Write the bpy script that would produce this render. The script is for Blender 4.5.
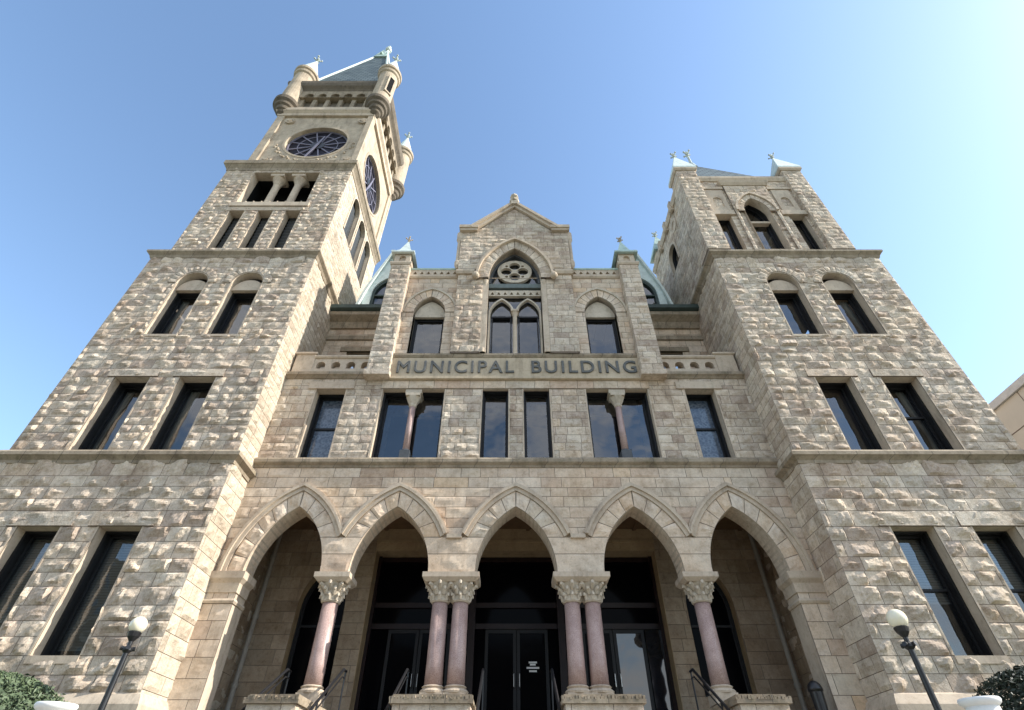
import bpy, math, random
import numpy as np
from mathutils import Vector, Matrix
from mathutils.geometry import tessellate_polygon

for o in list(bpy.data.objects):
    bpy.data.objects.remove(o)
S = bpy.context.scene
COL = S.collection
R = math.radians
PI = math.pi

# ------------------------------------------------------------------ camera
cd = bpy.data.cameras.new('camera')
cam = bpy.data.objects.new('camera', cd)
COL.objects.link(cam)
cam.location = (0, 0, 1.6)
cam.rotation_euler = (R(90 + 41.7), 0, 0)
cd.sensor_width = 36
cd.lens = 36 * 521 / 1024
cd.clip_end = 5000
S.camera = cam

# ------------------------------------------------------------------ light
SUN_EL, SUN_IN = 36.0, 7.0      # elevation; degrees in front of the facade plane
w = bpy.data.worlds.new('World')
S.world = w
w.use_nodes = True
nt = w.node_tree
bg = nt.nodes['Background']
sky = nt.nodes.new('ShaderNodeTexSky')
sky.sky_type = 'NISHITA'
sky.sun_disc = False
sky.sun_elevation = R(SUN_EL)
sky.sun_rotation = R(90 + SUN_IN)
sky.air_density = 1.12
sky.dust_density = 0.5
sky.ozone_density = 1.1
# soft clouds in the part of the sky behind the street (seen mirrored in the windows)
tc = nt.nodes.new('ShaderNodeTexCoord')
mp = nt.nodes.new('ShaderNodeMapping')
mp.inputs['Scale'].default_value = (1, 1, 1.8)
nz = nt.nodes.new('ShaderNodeTexNoise')
nz.inputs['Scale'].default_value = 3.2
nz.inputs['Detail'].default_value = 6
nz.inputs['Roughness'].default_value = .55
rp = nt.nodes.new('ShaderNodeMapRange')
rp.inputs['From Min'].default_value = .40
rp.inputs['From Max'].default_value = .66
sep = nt.nodes.new('ShaderNodeSeparateXYZ')
mr = nt.nodes.new('ShaderNodeMapRange')
mr.inputs['From Min'].default_value = -.05
mr.inputs['From Max'].default_value = -.35
mu = nt.nodes.new('ShaderNodeMath'); mu.operation = 'MULTIPLY'
mx = nt.nodes.new('ShaderNodeMix'); mx.data_type = 'RGBA'
mx.inputs['B'].default_value = (5.4, 5.4, 5.5, 1)
nt.links.new(tc.outputs['Generated'], mp.inputs['Vector'])
nt.links.new(mp.outputs[0], nz.inputs['Vector'])
nt.links.new(nz.outputs['Fac'], rp.inputs['Value'])
nt.links.new(tc.outputs['Generated'], sep.inputs[0])
nt.links.new(sep.outputs['Y'], mr.inputs['Value'])
nt.links.new(rp.outputs[0], mu.inputs[0])
nt.links.new(mr.outputs[0], mu.inputs[1])
nt.links.new(mu.outputs[0], mx.inputs['Factor'])
tn = nt.nodes.new('ShaderNodeMix'); tn.data_type = 'RGBA'; tn.blend_type = 'MULTIPLY'
tn.inputs['Factor'].default_value = 1; tn.inputs['B'].default_value = (1.03, 1.09, 1.11, 1)
nt.links.new(sky.outputs[0], tn.inputs['A'])
nt.links.new(tn.outputs['Result'], mx.inputs['A'])
nt.links.new(mx.outputs['Result'], bg.inputs['Color'])
bg.inputs['Strength'].default_value = .15

sd = bpy.data.lights.new('sun', 'SUN')
sd.energy = 4.1
sd.angle = R(.5)
sd.color = (1, .95, .87)
sun = bpy.data.objects.new('sun', sd)
COL.objects.link(sun)
sdir = Vector((math.cos(R(SUN_EL)) * math.cos(R(SUN_IN)), -math.cos(R(SUN_EL)) * math.sin(R(SUN_IN)), math.sin(R(SUN_EL))))
sun.rotation_euler = sdir.to_track_quat('Z', 'Y').to_euler()
sun.location = sdir * 60

S.view_settings.view_transform = 'Standard'
S.view_settings.look = 'None'
S.view_settings.gamma = 1
S.view_settings.exposure = 0.93
S.render.engine = 'CYCLES'
S.render.resolution_x = 1024
S.render.resolution_y = 710
S.cycles.max_bounces = 6

# ------------------------------------------------------------------ materials
def newmat(name):
    m = bpy.data.materials.new(name)
    m.use_nodes = True
    return m, m.node_tree, m.node_tree.nodes['Principled BSDF']

def N(t, kind, **kw):
    n = t.nodes.new('ShaderNode' + kind)
    for k, v in kw.items():
        if k in n.inputs.keys():
            n.inputs[k].default_value = v
        else:
            setattr(n, k, v)
    return n

def L(t, a, b):
    t.links.new(a, b)

def noise(t, scale, detail=5, rough=.6, vec=None, dist=0.0, stretch=None):
    n = N(t, 'TexNoise', Scale=scale, Detail=detail, Roughness=rough, Distortion=dist)
    tc = N(t, 'TexCoord')
    src = tc.outputs['Object'] if vec is None else vec
    if stretch:
        m = N(t, 'Mapping')
        m.inputs['Scale'].default_value = stretch
        L(t, src, m.inputs['Vector'])
        src = m.outputs[0]
    L(t, src, n.inputs['Vector'])
    return n.outputs['Fac']

def ramp(t, fac, stops):
    r = N(t, 'ValToRGB')
    e = r.color_ramp.elements
    while len(e) < len(stops):
        e.new(.5)
    for i, (p, c) in enumerate(stops):
        e[i].position = p
        e[i].color = (c[0], c[1], c[2], 1) if len(c) == 3 else c
    L(t, fac, r.inputs['Fac'])
    return r.outputs['Color']

def mixc(t, fac, a, b, mode='MIX'):
    m = N(t, 'Mix', data_type='RGBA', blend_type=mode)
    for s, v in (('Factor', fac), ('A', a), ('B', b)):
        if isinstance(v, (int, float)):
            m.inputs[s].default_value = v
        elif isinstance(v, tuple):
            m.inputs[s].default_value = (*v, 1)
        else:
            L(t, v, m.inputs[s])
    return m.outputs['Result']

def rng01(t, v, a, b, lo=0., hi=1.):
    m = N(t, 'MapRange')
    m.inputs['From Min'].default_value = a
    m.inputs['From Max'].default_value = b
    m.inputs['To Min'].default_value = lo
    m.inputs['To Max'].default_value = hi
    L(t, v, m.inputs['Value'])
    return m.outputs[0]

def bump(t, b, hgt, strength, dist):
    n = N(t, 'Bump', Strength=strength, Distance=dist)
    L(t, hgt, n.inputs['Height'])
    L(t, n.outputs[0], b.inputs['Normal'])

def stone_mat(name, stops, mortar=(.24, .19, .15), warm=.5, bstr=.6, stain=.5, bdist=.03):
    m, t, b = newmat(name)
    at = N(t, 'Attribute', attribute_name='blk')
    c = ramp(t, at.outputs['Fac'], stops)
    big = noise(t, .35, 4, .6)
    c = mixc(t, rng01(t, big, .38, .66, 0, warm), c, (1.12, .93, .76), 'MULTIPLY')
    med = noise(t, 2.6, 6, .65)
    c = mixc(t, rng01(t, med, .42, .75, 0, stain), c, (.42, .34, .28), 'MULTIPLY')
    streak = noise(t, 1.6, 5, .7, stretch=(1.6, 1.6, .22))
    c = mixc(t, rng01(t, streak, .5, .72, 0, stain * .9), c, (.5, .44, .38), 'MULTIPLY')
    soot = noise(t, .55, 7, .72, dist=.6)
    c = mixc(t, rng01(t, soot, .52, .66, 0, stain * 1.1), c, (.46, .40, .345), 'MULTIPLY')
    drip = noise(t, 3.4, 6, .75, stretch=(1, 1, .12))
    c = mixc(t, rng01(t, drip, .56, .72, 0, stain), c, (.50, .45, .38), 'MULTIPLY')
    fine = noise(t, 22, 6, .7)
    c = mixc(t, rng01(t, fine, .3, .7, 0, .6), c, (1.3, 1.24, 1.15), 'MULTIPLY')
    gr_ = noise(t, 8, 8, .78)
    c = mixc(t, rng01(t, gr_, .50, .64, 0, stain * 1.3), c, (.55, .48, .41), 'MULTIPLY')
    sp_ = noise(t, 45, 4, .7)
    c = mixc(t, rng01(t, sp_, .56, .68, 0, .5), c, (.62, .56, .5), 'MULTIPLY')
    c = mixc(t, 1., c, (1.17, 1.135, 1.08), 'MULTIPLY')
    mt = N(t, 'Math', operation='LESS_THAN')
    L(t, at.outputs['Fac'], mt.inputs[0]); mt.inputs[1].default_value = -.1
    c = mixc(t, mt.outputs[0], c, mortar)
    L(t, c, b.inputs['Base Color'])
    b.inputs['Roughness'].default_value = .92
    b.inputs['Specular IOR Level'].default_value = .2
    f2 = noise(t, 9, 8, .68)
    bump(t, b, f2, bstr, bdist)
    return m

ROCK = stone_mat('rock_faced_stone', [(0, (.35, .30, .26)), (.22, (.44, .39, .345)), (.4, (.44, .41, .36)), (.55, (.50, .445, .385)), (.75, (.53, .49, .43)), (.9, (.57, .525, .46)), (1, (.52, .45, .37))], bstr=.8, bdist=.04, warm=.3)
SUNSIDE = stone_mat('sunlit_side_stone', [(0, (.36, .32, .27)), (.3, (.43, .39, .33)), (.7, (.46, .42, .36)), (1, (.48, .44, .37))], bstr=.9, bdist=.05, warm=.15, stain=.3)  # copy of the wall stone for sunlit sides; sunlight put into its colour
ASHLAR = stone_mat('dressed_ashlar', [(0, (.40, .33, .27)), (.2, (.48, .41, .35)), (.4, (.49, .45, .39)), (.6, (.53, .47, .40)), (.82, (.56, .51, .45)), (1, (.53, .43, .32))], bstr=.3, stain=.35, bdist=.02)
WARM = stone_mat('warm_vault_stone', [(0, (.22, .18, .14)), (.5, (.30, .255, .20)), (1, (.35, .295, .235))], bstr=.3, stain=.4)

def trim_mat(name, base, dark, moss=.0, bstr=.25, joints=0.):
    m, t, b = newmat(name)
    c = mixc(t, rng01(t, noise(t, 1.3, 6, .7), .35, .7), base, dark)
    c = mixc(t, rng01(t, noise(t, 2.5, 5, .7, stretch=(1, 1, .25)), .52, .7, 0, .55), c, tuple(x * .45 for x in dark))
    if moss:
        c = mixc(t, rng01(t, noise(t, 5, 5, .7), .5, .68, 0, moss), c, (.10, .10, .045))
    c = mixc(t, rng01(t, noise(t, 30, 4, .6), .3, .7, 0, .35), c, (1.27, 1.2, 1.08), 'MULTIPLY')
    c = mixc(t, 1., c, (1.06, 1.02, .96), 'MULTIPLY')
    if joints:
        tc = N(t, 'TexCoord'); sx_ = N(t, 'SeparateXYZ'); L(t, tc.outputs['Object'], sx_.inputs[0])
        ad = N(t, 'Math', operation='ADD'); L(t, sx_.outputs['X'], ad.inputs[0]); L(t, sx_.outputs['Y'], ad.inputs[1])
        dv = N(t, 'Math', operation='DIVIDE'); L(t, ad.outputs[0], dv.inputs[0]); dv.inputs[1].default_value = joints
        fr_ = N(t, 'Math', operation='FRACT'); L(t, dv.outputs[0], fr_.inputs[0])
        fl_ = N(t, 'Math', operation='FLOOR'); L(t, dv.outputs[0], fl_.inputs[0])
        wn = N(t, 'TexWhiteNoise', noise_dimensions='1D'); L(t, fl_.outputs[0], wn.inputs['W'])
        c = mixc(t, rng01(t, wn.outputs['Value'], 0, 1, 0, .45), c, (.68, .64, .60), 'MULTIPLY')
        lt = N(t, 'Math', operation='LESS_THAN'); L(t, fr_.outputs[0], lt.inputs[0]); lt.inputs[1].default_value = .014
        c = mixc(t, lt.outputs[0], c, (.10, .085, .07))
    c = mixc(t, rng01(t, noise(t, 9, 8, .78), .52, .66, 0, .5), c, (.6, .54, .47), 'MULTIPLY')
    L(t, c, b.inputs['Base Color'])
    b.inputs['Roughness'].default_value = .88
    b.inputs['Specular IOR Level'].default_value = .25
    bump(t, b, noise(t, 14, 7, .7), bstr, .02)
    return m

TRIM = trim_mat('dressed_sandstone', (.53, .465, .385), (.41, .345, .285), .05)
BELT = trim_mat('weathered_belt_stone', (.38, .33, .265), (.21, .178, .14), .35, .5, 1.15)
PALE = trim_mat('pale_tracery_stone', (.55, .50, .43), (.40, .36, .30), .1)
SIGNM = trim_mat('sign_stone', (.50, .435, .34), (.40, .34, .26), .05)
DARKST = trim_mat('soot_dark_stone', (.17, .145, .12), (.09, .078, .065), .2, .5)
TOWERTOP = trim_mat('buff_tower_stone', (.47, .41, .33), (.31, .265, .215), .05, .6)

def simple(name, col, rough=.6, metal=0, spec=.4, var=.25, scale=4, bs=0):
    m, t, b = newmat(name)
    c = mixc(t, rng01(t, noise(t, scale, 5, .65), .3, .7, 0, 1), col, tuple(x * (1 - var) for x in col))
    L(t, c, b.inputs['Base Color'])
    b.inputs['Roughness'].default_value = rough
    b.inputs['Metallic'].default_value = metal
    b.inputs['Specular IOR Level'].default_value = spec
    if bs:
        bump(t, b, noise(t, scale * 5, 5, .6), bs, .02)
    return m

COPPER = simple('verdigris_copper', (.50, .64, .58), .62, 0, .35, .35, 3, .15)
PCOPPER = simple('bleached_copper', (.66, .74, .70), .6, 0, .35, .25, 4, .15)
LEAD = simple('dark_lead_gutter', (.06, .085, .075), .6, 0, .35, .4, 3)
BLACK = simple('black_painted_frame', (.012, .012, .013), .5, 0, .35, .3, 6)
GREYF = simple('grey_mullion', (.09, .095, .10), .5, 0, .35, .3, 6)
IRON = simple('black_iron', (.018, .018, .02), .38, 0, .5, .4, 8)
REDW = simple('dark_red_door_wood', (.018, .006, .005), .45, 0, .4, .5, 6)
STEEL = simple('brushed_steel', (.5, .5, .5), .3, 1, .5, .2, 20)
LETTER = simple('dark_weathered_letters', (.16, .16, .15), .7, 0, .3, .5, 14, .2)
WHITE = simple('white_paint', (.8, .8, .78), .55, 0, .4, .12, 6)
CEIL = simple('brown_porch_ceiling', (.20, .12, .065), .6, 0, .3, .35, 3)
VOID = simple('dark_interior', (.01, .01, .01), .95, 0, .1, .3, 2)
ROOM = simple('dim_room', (.035, .035, .04), .95, 0, .1, .4, 1.2)
DRAPE = simple('cream_drape', (.50, .46, .40), .9, 0, .1, .2, 2)
BLIND = simple('beige_blind', (.40, .38, .33), .8, 0, .2, .15, 2)
PIPE = simple('painted_downpipe', (.36, .33, .28), .6, 0, .3, .2, 5)
PANEL = simple('beige_precast_panel', (.50, .47, .42), .8, 0, .2, .12, .7)
BRICK = simple('tan_brick', (.36, .25, .16), .85, 0, .2, .25, 1.2)

def granite():
    m, t, b = newmat('polished_pink_granite')
    c = ramp(t, noise(t, 55, 4, .7), [(.3, (.24, .14, .12)), (.5, (.44, .31, .27)), (.7, (.60, .46, .41))])
    c = mixc(t, rng01(t, noise(t, 3, 4, .6), .35, .7, 0, .5), c, (.5, .42, .42), 'MULTIPLY')
    L(t, c, b.inputs['Base Color'])
    b.inputs['Roughness'].default_value = .42
    b.inputs['Specular IOR Level'].default_value = .5
    return m
GRANITE = granite()

def slate():
    m, t, b = newmat('blue_grey_slate')
    tc = N(t, 'TexCoord')
    br = N(t, 'TexBrick', Scale=1.0)
    br.inputs['Color1'].default_value = (.10, .13, .145, 1)
    br.inputs['Color2'].default_value = (.17, .21, .225, 1)
    br.inputs['Mortar'].default_value = (.04, .05, .06, 1)
    br.inputs['Brick Width'].default_value = .5
    br.inputs['Row Height'].default_value = .36
    br.inputs['Mortar Size'].default_value = .03
    mpn = N(t, 'Mapping'); mpn.inputs['Rotation'].default_value = (R(90), 0, 0)
    L(t, tc.outputs['Object'], mpn.inputs['Vector'])
    L(t, mpn.outputs[0], br.inputs['Vector'])
    c = mixc(t, rng01(t, noise(t, 1.2, 5, .7), .3, .7, 0, .6), br.outputs['Color'], (.55, .6, .62), 'MULTIPLY')
    L(t, c, b.inputs['Base Color'])
    b.inputs['Roughness'].default_value = .75
    b.inputs['Specular IOR Level'].default_value = .15
    bump(t, b, br.outputs['Fac'], -.4, .02)
    return m
SLATE = slate()

def glass(name, tint=(.012, .014, .018), rough=.03, wav=.02, spec=.9, ior=1.6):
    m, t, b = newmat(name)
    b.inputs['Base Color'].default_value = (*tint, 1)
    b.inputs['Roughness'].default_value = rough
    b.inputs['IOR'].default_value = ior
    b.inputs['Specular IOR Level'].default_value = spec
    bump(t, b, noise(t, .9, 2, .5), 1.0, wav)
    return m
def clear_glass():
    """thin pane: mirrors the sky by its angle, lets the curtain behind show"""
    m, t, b = newmat('window_glass')
    t.nodes.remove(b)
    tr = N(t, 'BsdfTransparent'); tr.inputs['Color'].default_value = (.62, .66, .68, 1)
    gl = N(t, 'BsdfGlossy', Roughness=.02); gl.inputs['Color'].default_value = (.95, .97, 1, 1)
    fz_ = N(t, 'Fresnel', IOR=1.6)
    bp = N(t, 'Bump', Strength=1.0, Distance=.025)
    L(t, noise(t, .8, 2, .5), bp.inputs['Height']); L(t, bp.outputs[0], gl.inputs['Normal'])
    mx_ = N(t, 'MixShader')
    L(t, rng01(t, fz_.outputs[0], 0, 1, .07, 1.), mx_.inputs[0]); L(t, tr.outputs[0], mx_.inputs[1]); L(t, gl.outputs[0], mx_.inputs[2])
    L(t, mx_.outputs[0], t.nodes['Material Output'].inputs['Surface'])
    return m
GLASS = clear_glass()
RGLASS = glass('mirroring_glass')
DGLASS = glass('smoked_door_glass', (.003, .003, .004), .1, .006, .3, 1.15)

def leaded():
    m, t, b = newmat('patterned_leaded_glass')
    n = noise(t, 5, 4, .6)
    v = N(t, 'TexVoronoi', Scale=7.0)
    tc = N(t, 'TexCoord'); L(t, tc.outputs['Object'], v.inputs['Vector'])
    c = ramp(t, v.outputs['Distance'], [(.2, (.06, .09, .13)), (.5, (.16, .20, .25)), (.8, (.05, .07, .10))])
    c = mixc(t, rng01(t, n, .4, .6, 0, .6), c, (.04, .06, .10))
    L(t, c, b.inputs['Base Color'])
    b.inputs['Roughness'].default_value = .12
    b.inputs['Specular IOR Level'].default_value = .9
    return m
LEADED = leaded()

def globe_mat():
    m, t, b = newmat('milk_glass_globe')
    b.inputs['Base Color'].default_value = (.86, .80, .62, 1)
    b.inputs['Roughness'].default_value = .15
    b.inputs['Subsurface Weight'].default_value = .6
    b.inputs['Subsurface Radius'].default_value = (.12, .11, .08)
    return m
GLOBE = globe_mat()

def ground_mat(name, a, c2, sc, bs=.3):
    m, t, b = newmat(name)
    c = mixc(t, rng01(t, noise(t, sc, 7, .7), .3, .7), a, c2)
    L(t, c, b.inputs['Base Color'])
    b.inputs['Roughness'].default_value = .9
    bump(t, b, noise(t, sc * 12, 4, .6), bs, .01)
    return m
LAWN = ground_mat('lawn', (.05, .085, .025), (.08, .10, .035), 3, .6)
ASPH = ground_mat('asphalt', (.05, .05, .052), (.07, .07, .07), 2)
CONC = ground_mat('concrete_paving', (.34, .32, .29), (.28, .265, .24), 1.2)

def leafm(name, a, b2):
    m, t, b = newmat(name)
    at = N(t, 'Attribute', attribute_name='blk')
    c = mixc(t, at.outputs['Fac'], a, b2)
    L(t, c, b.inputs['Base Color'])
    b.inputs['Roughness'].default_value = .6
    return m
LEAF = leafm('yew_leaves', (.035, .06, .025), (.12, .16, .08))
SHADELEAF = leafm('shaded_yew_leaves', (.008, .014, .007), (.02, .032, .014))  # same yew, nearly black: the right shrub's shade is put into the colour
BARK = simple('bark', (.08, .06, .045), .9, 0, .1, .4, 8, .5)

# ------------------------------------------------------------------ mesh tools
class Fr:
    """a vertical wall frame: origin, u direction (x or y axis), outward normal = u x z"""
    def __init__(s, o, u):
        s.o = np.array(o, float); s.u = np.array(u, float)
        s.n = np.cross(s.u, (0, 0, 1.))
    def p(s, u, z, d=0.):
        return s.o + s.u * u + np.array((0, 0, 1.)) * z + s.n * d

class MB:
    def __init__(s):
        s.v = []; s.f = []; s.a = []; s.nv = 0; s.m = []; s.mats = []
        s.cur = 0; s.marks = []
    def cut(s):
        """start a new separate piece"""
        if s.f and (not s.marks or s.marks[-1] != (len(s.v), len(s.f))): s.marks.append((len(s.v), len(s.f)))
        return s
    def mat(s, m):
        if m not in s.mats:
            s.mats.append(m)
        s.cur = s.mats.index(m)
        return s
    def add(s, V, F, val=.5):
        V = np.asarray(V, float).reshape(-1, 3)
        s.v.append(V)
        if isinstance(val, (int, float)):
            val = [val] * len(F)
        for f, a in zip(F, val):
            s.f.append([i + s.nv for i in f]); s.a.append(a); s.m.append(s.cur)
        s.nv += len(V)
    def box(s, x0, x1, y0, y1, z0, z1, val=.5):
        V = [(x, y, z) for z in (z0, z1) for y in (y0, y1) for x in (x0, x1)]
        F = [(0, 2, 3, 1), (4, 5, 7, 6), (0, 1, 5, 4), (2, 6, 7, 3), (0, 4, 6, 2), (1, 3, 7, 5)]
        s.add(V, F, val); return s
    def fbox(s, fr, u0, u1, z0, z1, d0, d1, val=.5):
        V = [fr.p(u, z, d) for z in (z0, z1) for d in (d1, d0) for u in (u0, u1)]
        F = [(0, 2, 3, 1), (4, 5, 7, 6), (0, 1, 5, 4), (2, 6, 7, 3), (0, 4, 6, 2), (1, 3, 7, 5)]
        s.add(V, F, val); return s
    def lathe(s, cx, cy, prof, n=24, val=.5, a0=0., top=True):
        V = []; F = []
        for r, z in prof:
            for k in range(n):
                a = 2 * PI * k / n + a0
                V.append((cx + r * math.cos(a), cy + r * math.sin(a), z))
        for j in range(len(prof) - 1):
            for k in range(n):
                k2 = (k + 1) % n
                F.append((j * n + k, j * n + k2, (j + 1) * n + k2, (j + 1) * n + k))
        F.append(tuple(range(n - 1, -1, -1)))
        F.append(tuple(range((len(prof) - 1) * n, len(prof) * n)))
        s.add(V, F, val); return s
    def tube(s, pts, r, n=8, val=.5):
        pts = [Vector(p) for p in pts]
        rs = r if isinstance(r, (list, tuple)) else [r] * len(pts)
        V = []; F = []
        for i, p in enumerate(pts):
            d = (pts[min(i + 1, len(pts) - 1)] - pts[max(i - 1, 0)]).normalized()
            a = d.orthogonal().normalized() if i == 0 else (pa - d * pa.dot(d)).normalized()
            pa = a
            b = d.cross(a)
            for k in range(n):
                t = 2 * PI * k / n
                V.append(p + (a * math.cos(t) + b * math.sin(t)) * rs[i])
        for j in range(len(pts) - 1):
            for k in range(n):
                k2 = (k + 1) % n
                F.append((j * n + k, j * n + k2, (j + 1) * n + k2, (j + 1) * n + k))
        F.append(tuple(range(n - 1, -1, -1)))
        F.append(tuple(range((len(pts) - 1) * n, len(pts) * n)))
        s.add([tuple(v) for v in V], F, val); return s
    def sphere(s, c, r, n=20, m=12, sq=1., val=.5):
        prof = [(max(r * math.sin(PI * j / m), .0005), c[2] - r * sq * math.cos(PI * j / m)) for j in range(m + 1)]
        return s.lathe(c[0], c[1], prof, n, val)
    def plate(s, fr, outer, holes, d0, d1, val=.5, back=True, holewalls=True, outerwalls=True):
        """flat plate (outer loop, hole loops in u,z) from depth d0 (back) to d1 (front)"""
        loops = [outer] + list(holes)
        flat = [p for l in loops for p in l]
        tris = tessellate_polygon([[Vector((p[0], p[1], 0)) for p in l] for l in loops])
        T = []
        for t in tris:
            a, b, c = (flat[i] for i in t)
            ar = (b[0] - a[0]) * (c[1] - a[1]) - (b[1] - a[1]) * (c[0] - a[0])
            if abs(ar) < 1e-9:
                continue
            T.append(tuple(t) if ar > 0 else (t[0], t[2], t[1]))
        s.add([fr.p(u, z, d1) for u, z in flat], T, val)
        if back:
            s.add([fr.p(u, z, d0) for u, z in flat], [t[::-1] for t in T], val)
        for li, l in enumerate(loops):
            if (li and not holewalls) or (not li and not outerwalls):
                continue
            ar = sum(l[i][0] * l[(i + 1) % len(l)][1] - l[(i + 1) % len(l)][0] * l[i][1] for i in range(len(l)))
            ll = l if (ar > 0) == (li == 0) else l[::-1]
            n = len(ll)
            V = [fr.p(u, z, d1) for u, z in ll] + [fr.p(u, z, d0) for u, z in ll]
            s.add(V, [(i, i + n, (i + 1) % n + n, (i + 1) % n) for i in range(n)], val)
        return s
    def mould(s, path, prof, val=.5, closed=False):
        """sweep (out, z) profile along a plan path; outward is to the right of travel"""
        n = len(path); k = len(prof)
        P = [np.array(p, float) for p in path]
        offs = []
        for i in range(n):
            if closed:
                a, b, c = P[i - 1], P[i], P[(i + 1) % n]
            else:
                a, b, c = P[max(i - 1, 0)], P[i], P[min(i + 1, n - 1)]
            ns = []
            for p, q in ((a, b), (b, c)):
                d = q - p; l = np.hypot(*d)
                if l > 1e-9:
                    ns.append(np.array((d[1], -d[0])) / l)
            m = sum(ns); m = m / np.hypot(*m)
            offs.append(m / max(.2, m.dot(ns[0])))
        V = []
        for i in range(n):
            for o, z in prof:
                q = P[i] + offs[i] * o
                V.append((q[0], q[1], z))
        F = []
        for i in range(n if closed else n - 1):
            j = (i + 1) % n
            for a in range(k):
                b = (a + 1) % k
                F.append((i * k + a, j * k + a, j * k + b, i * k + b))
        if not closed:
            F.append(tuple(range(k - 1, -1, -1))); F.append(tuple((n - 1) * k + a for a in range(k)))
        s.add(V, F, val); return s
    def build(s, name, mat, parent=None, **kw):
        if s.marks:
            ms = [(0, 0)] + s.marks + [(len(s.v), len(s.f))]
            first = None
            for (a, fa), (b, fb) in zip(ms[:-1], ms[1:]):
                if fb <= fa: continue
                off = sum(len(x) for x in s.v[:a])
                t = MB(); t.v = s.v[a:b]; t.f = [[i - off for i in f] for f in s.f[fa:fb]]; t.a = s.a[fa:fb]; t.m = s.m[fa:fb]; t.mats = s.mats
                o = t.build(name, mat, parent, **kw)
                MB.made.append(o)
                first = first or o
            return first
        o = s.build1(name, mat, parent, **kw)
        MB.made.append(o)
        return o
    made = []
    def build1(s, name, mat, parent=None, smooth=False, label=None, bevel=0, fixn=False):
        me = bpy.data.meshes.new(name)
        V = np.concatenate(s.v)
        org = np.zeros(3)
        me.from_pydata(V.tolist(), [], s.f)
        if s.mats:
            for mm in s.mats:
                me.materials.append(mm)
            me.polygons.foreach_set('material_index', s.m)
        else:
            me.materials.append(mat)
        at = me.attributes.new('blk', 'FLOAT', 'FACE')
        at.data.foreach_set('value', s.a)
        if smooth:
            me.polygons.foreach_set('use_smooth', [True] * len(me.polygons))
        if fixn:
            import bmesh
            bm = bmesh.new(); bm.from_mesh(me)
            bmesh.ops.recalc_face_normals(bm, faces=bm.faces)
            bm.to_mesh(me); bm.free()
        me.update()
        o = bpy.data.objects.new(name, me)
        COL.objects.link(o)
        if parent is not None:
            o.parent = parent
        if label:
            o['label'] = label
        if bevel:
            b = o.modifiers.new('bevel', 'BEVEL')
            b.width = bevel; b.segments = 2; b.limit_method = 'ANGLE'; b.angle_limit = R(40)
        return o

def empty(name, label, cat, loc=(0, 0, 0), group=None):
    o = bpy.data.objects.new(name, None)
    COL.objects.link(o)
    o.location = loc
    o['label'] = label; o['category'] = cat
    if group: o['group'] = group
    return o

def struct(o):
    o['kind'] = 'structure'
    return o

# ---- pointed / round arch geometry: half width w, rise h above spring
def arch_R(w, h): return (h * h + w * w) / (2 * w)
def arch_hw(w, h, dz, off=0.):
    r = arch_R(w, h)
    if dz <= 0: return w + off
    q = (r + off) ** 2 - dz * dz
    return max(0., math.sqrt(q) - (r - w)) if q > 0 else 0.
def arch_apex(w, h, off=0.):
    r = arch_R(w, h)
    return math.sqrt(max(0, (r + off) ** 2 - (r - w) ** 2))
def arch_side(c, w, zs, h, off=0., n=10):
    """points from right spring up to the apex"""
    r = arch_R(w, h)
    cx = c - (r - w)
    a1 = math.acos(min(1, (r - w) / (r + off)))
    return [(cx + (r + off) * math.cos(a1 * i / n), zs + (r + off) * math.sin(a1 * i / n)) for i in range(n + 1)]
def arch_loop(c, w, z0, zs, h, off=0., n=10):
    rt = arch_side(c, w, zs, h, off, n)
    lf = [(2 * c - u, z) for u, z in rt[:-1]][::-1]
    pts = rt + lf
    if zs - z0 > 1e-4:
        pts = [(c + w + off, z0)] + pts + [(c - w - off, z0)]
    return pts[::-1][::-1]
def rect(u0, u1, z0, z1): return [(u0, z0), (u1, z0), (u1, z1), (u0, z1)]

class Hole:
    """u0,u1,z0 ; z1 = top of straight part ; h = rise of the arch above it (0: flat)"""
    def __init__(s, u0, u1, z0, z1, h=0., n=10):
        s.u0, s.u1, s.z0, s.z1, s.h = u0, u1, z0, z1, h
        s.c = (u0 + u1) / 2; s.w = (u1 - u0) / 2; s.n = n
    def span(s, z, off=0.):
        hw = s.w + off if z <= s.z1 else (arch_hw(s.w, s.h, z - s.z1, off) if s.h else 0)
        return s.c - hw, s.c + hw
    def top(s, off=0.):
        return s.z1 + (arch_apex(s.w, s.h, off) if s.h else 0)
    def loop(s):
        return arch_loop(s.c, s.w, s.z0, s.z1, s.h, 0, s.n) if s.h else rect(s.u0, s.u1, s.z0, s.z1)

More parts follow.
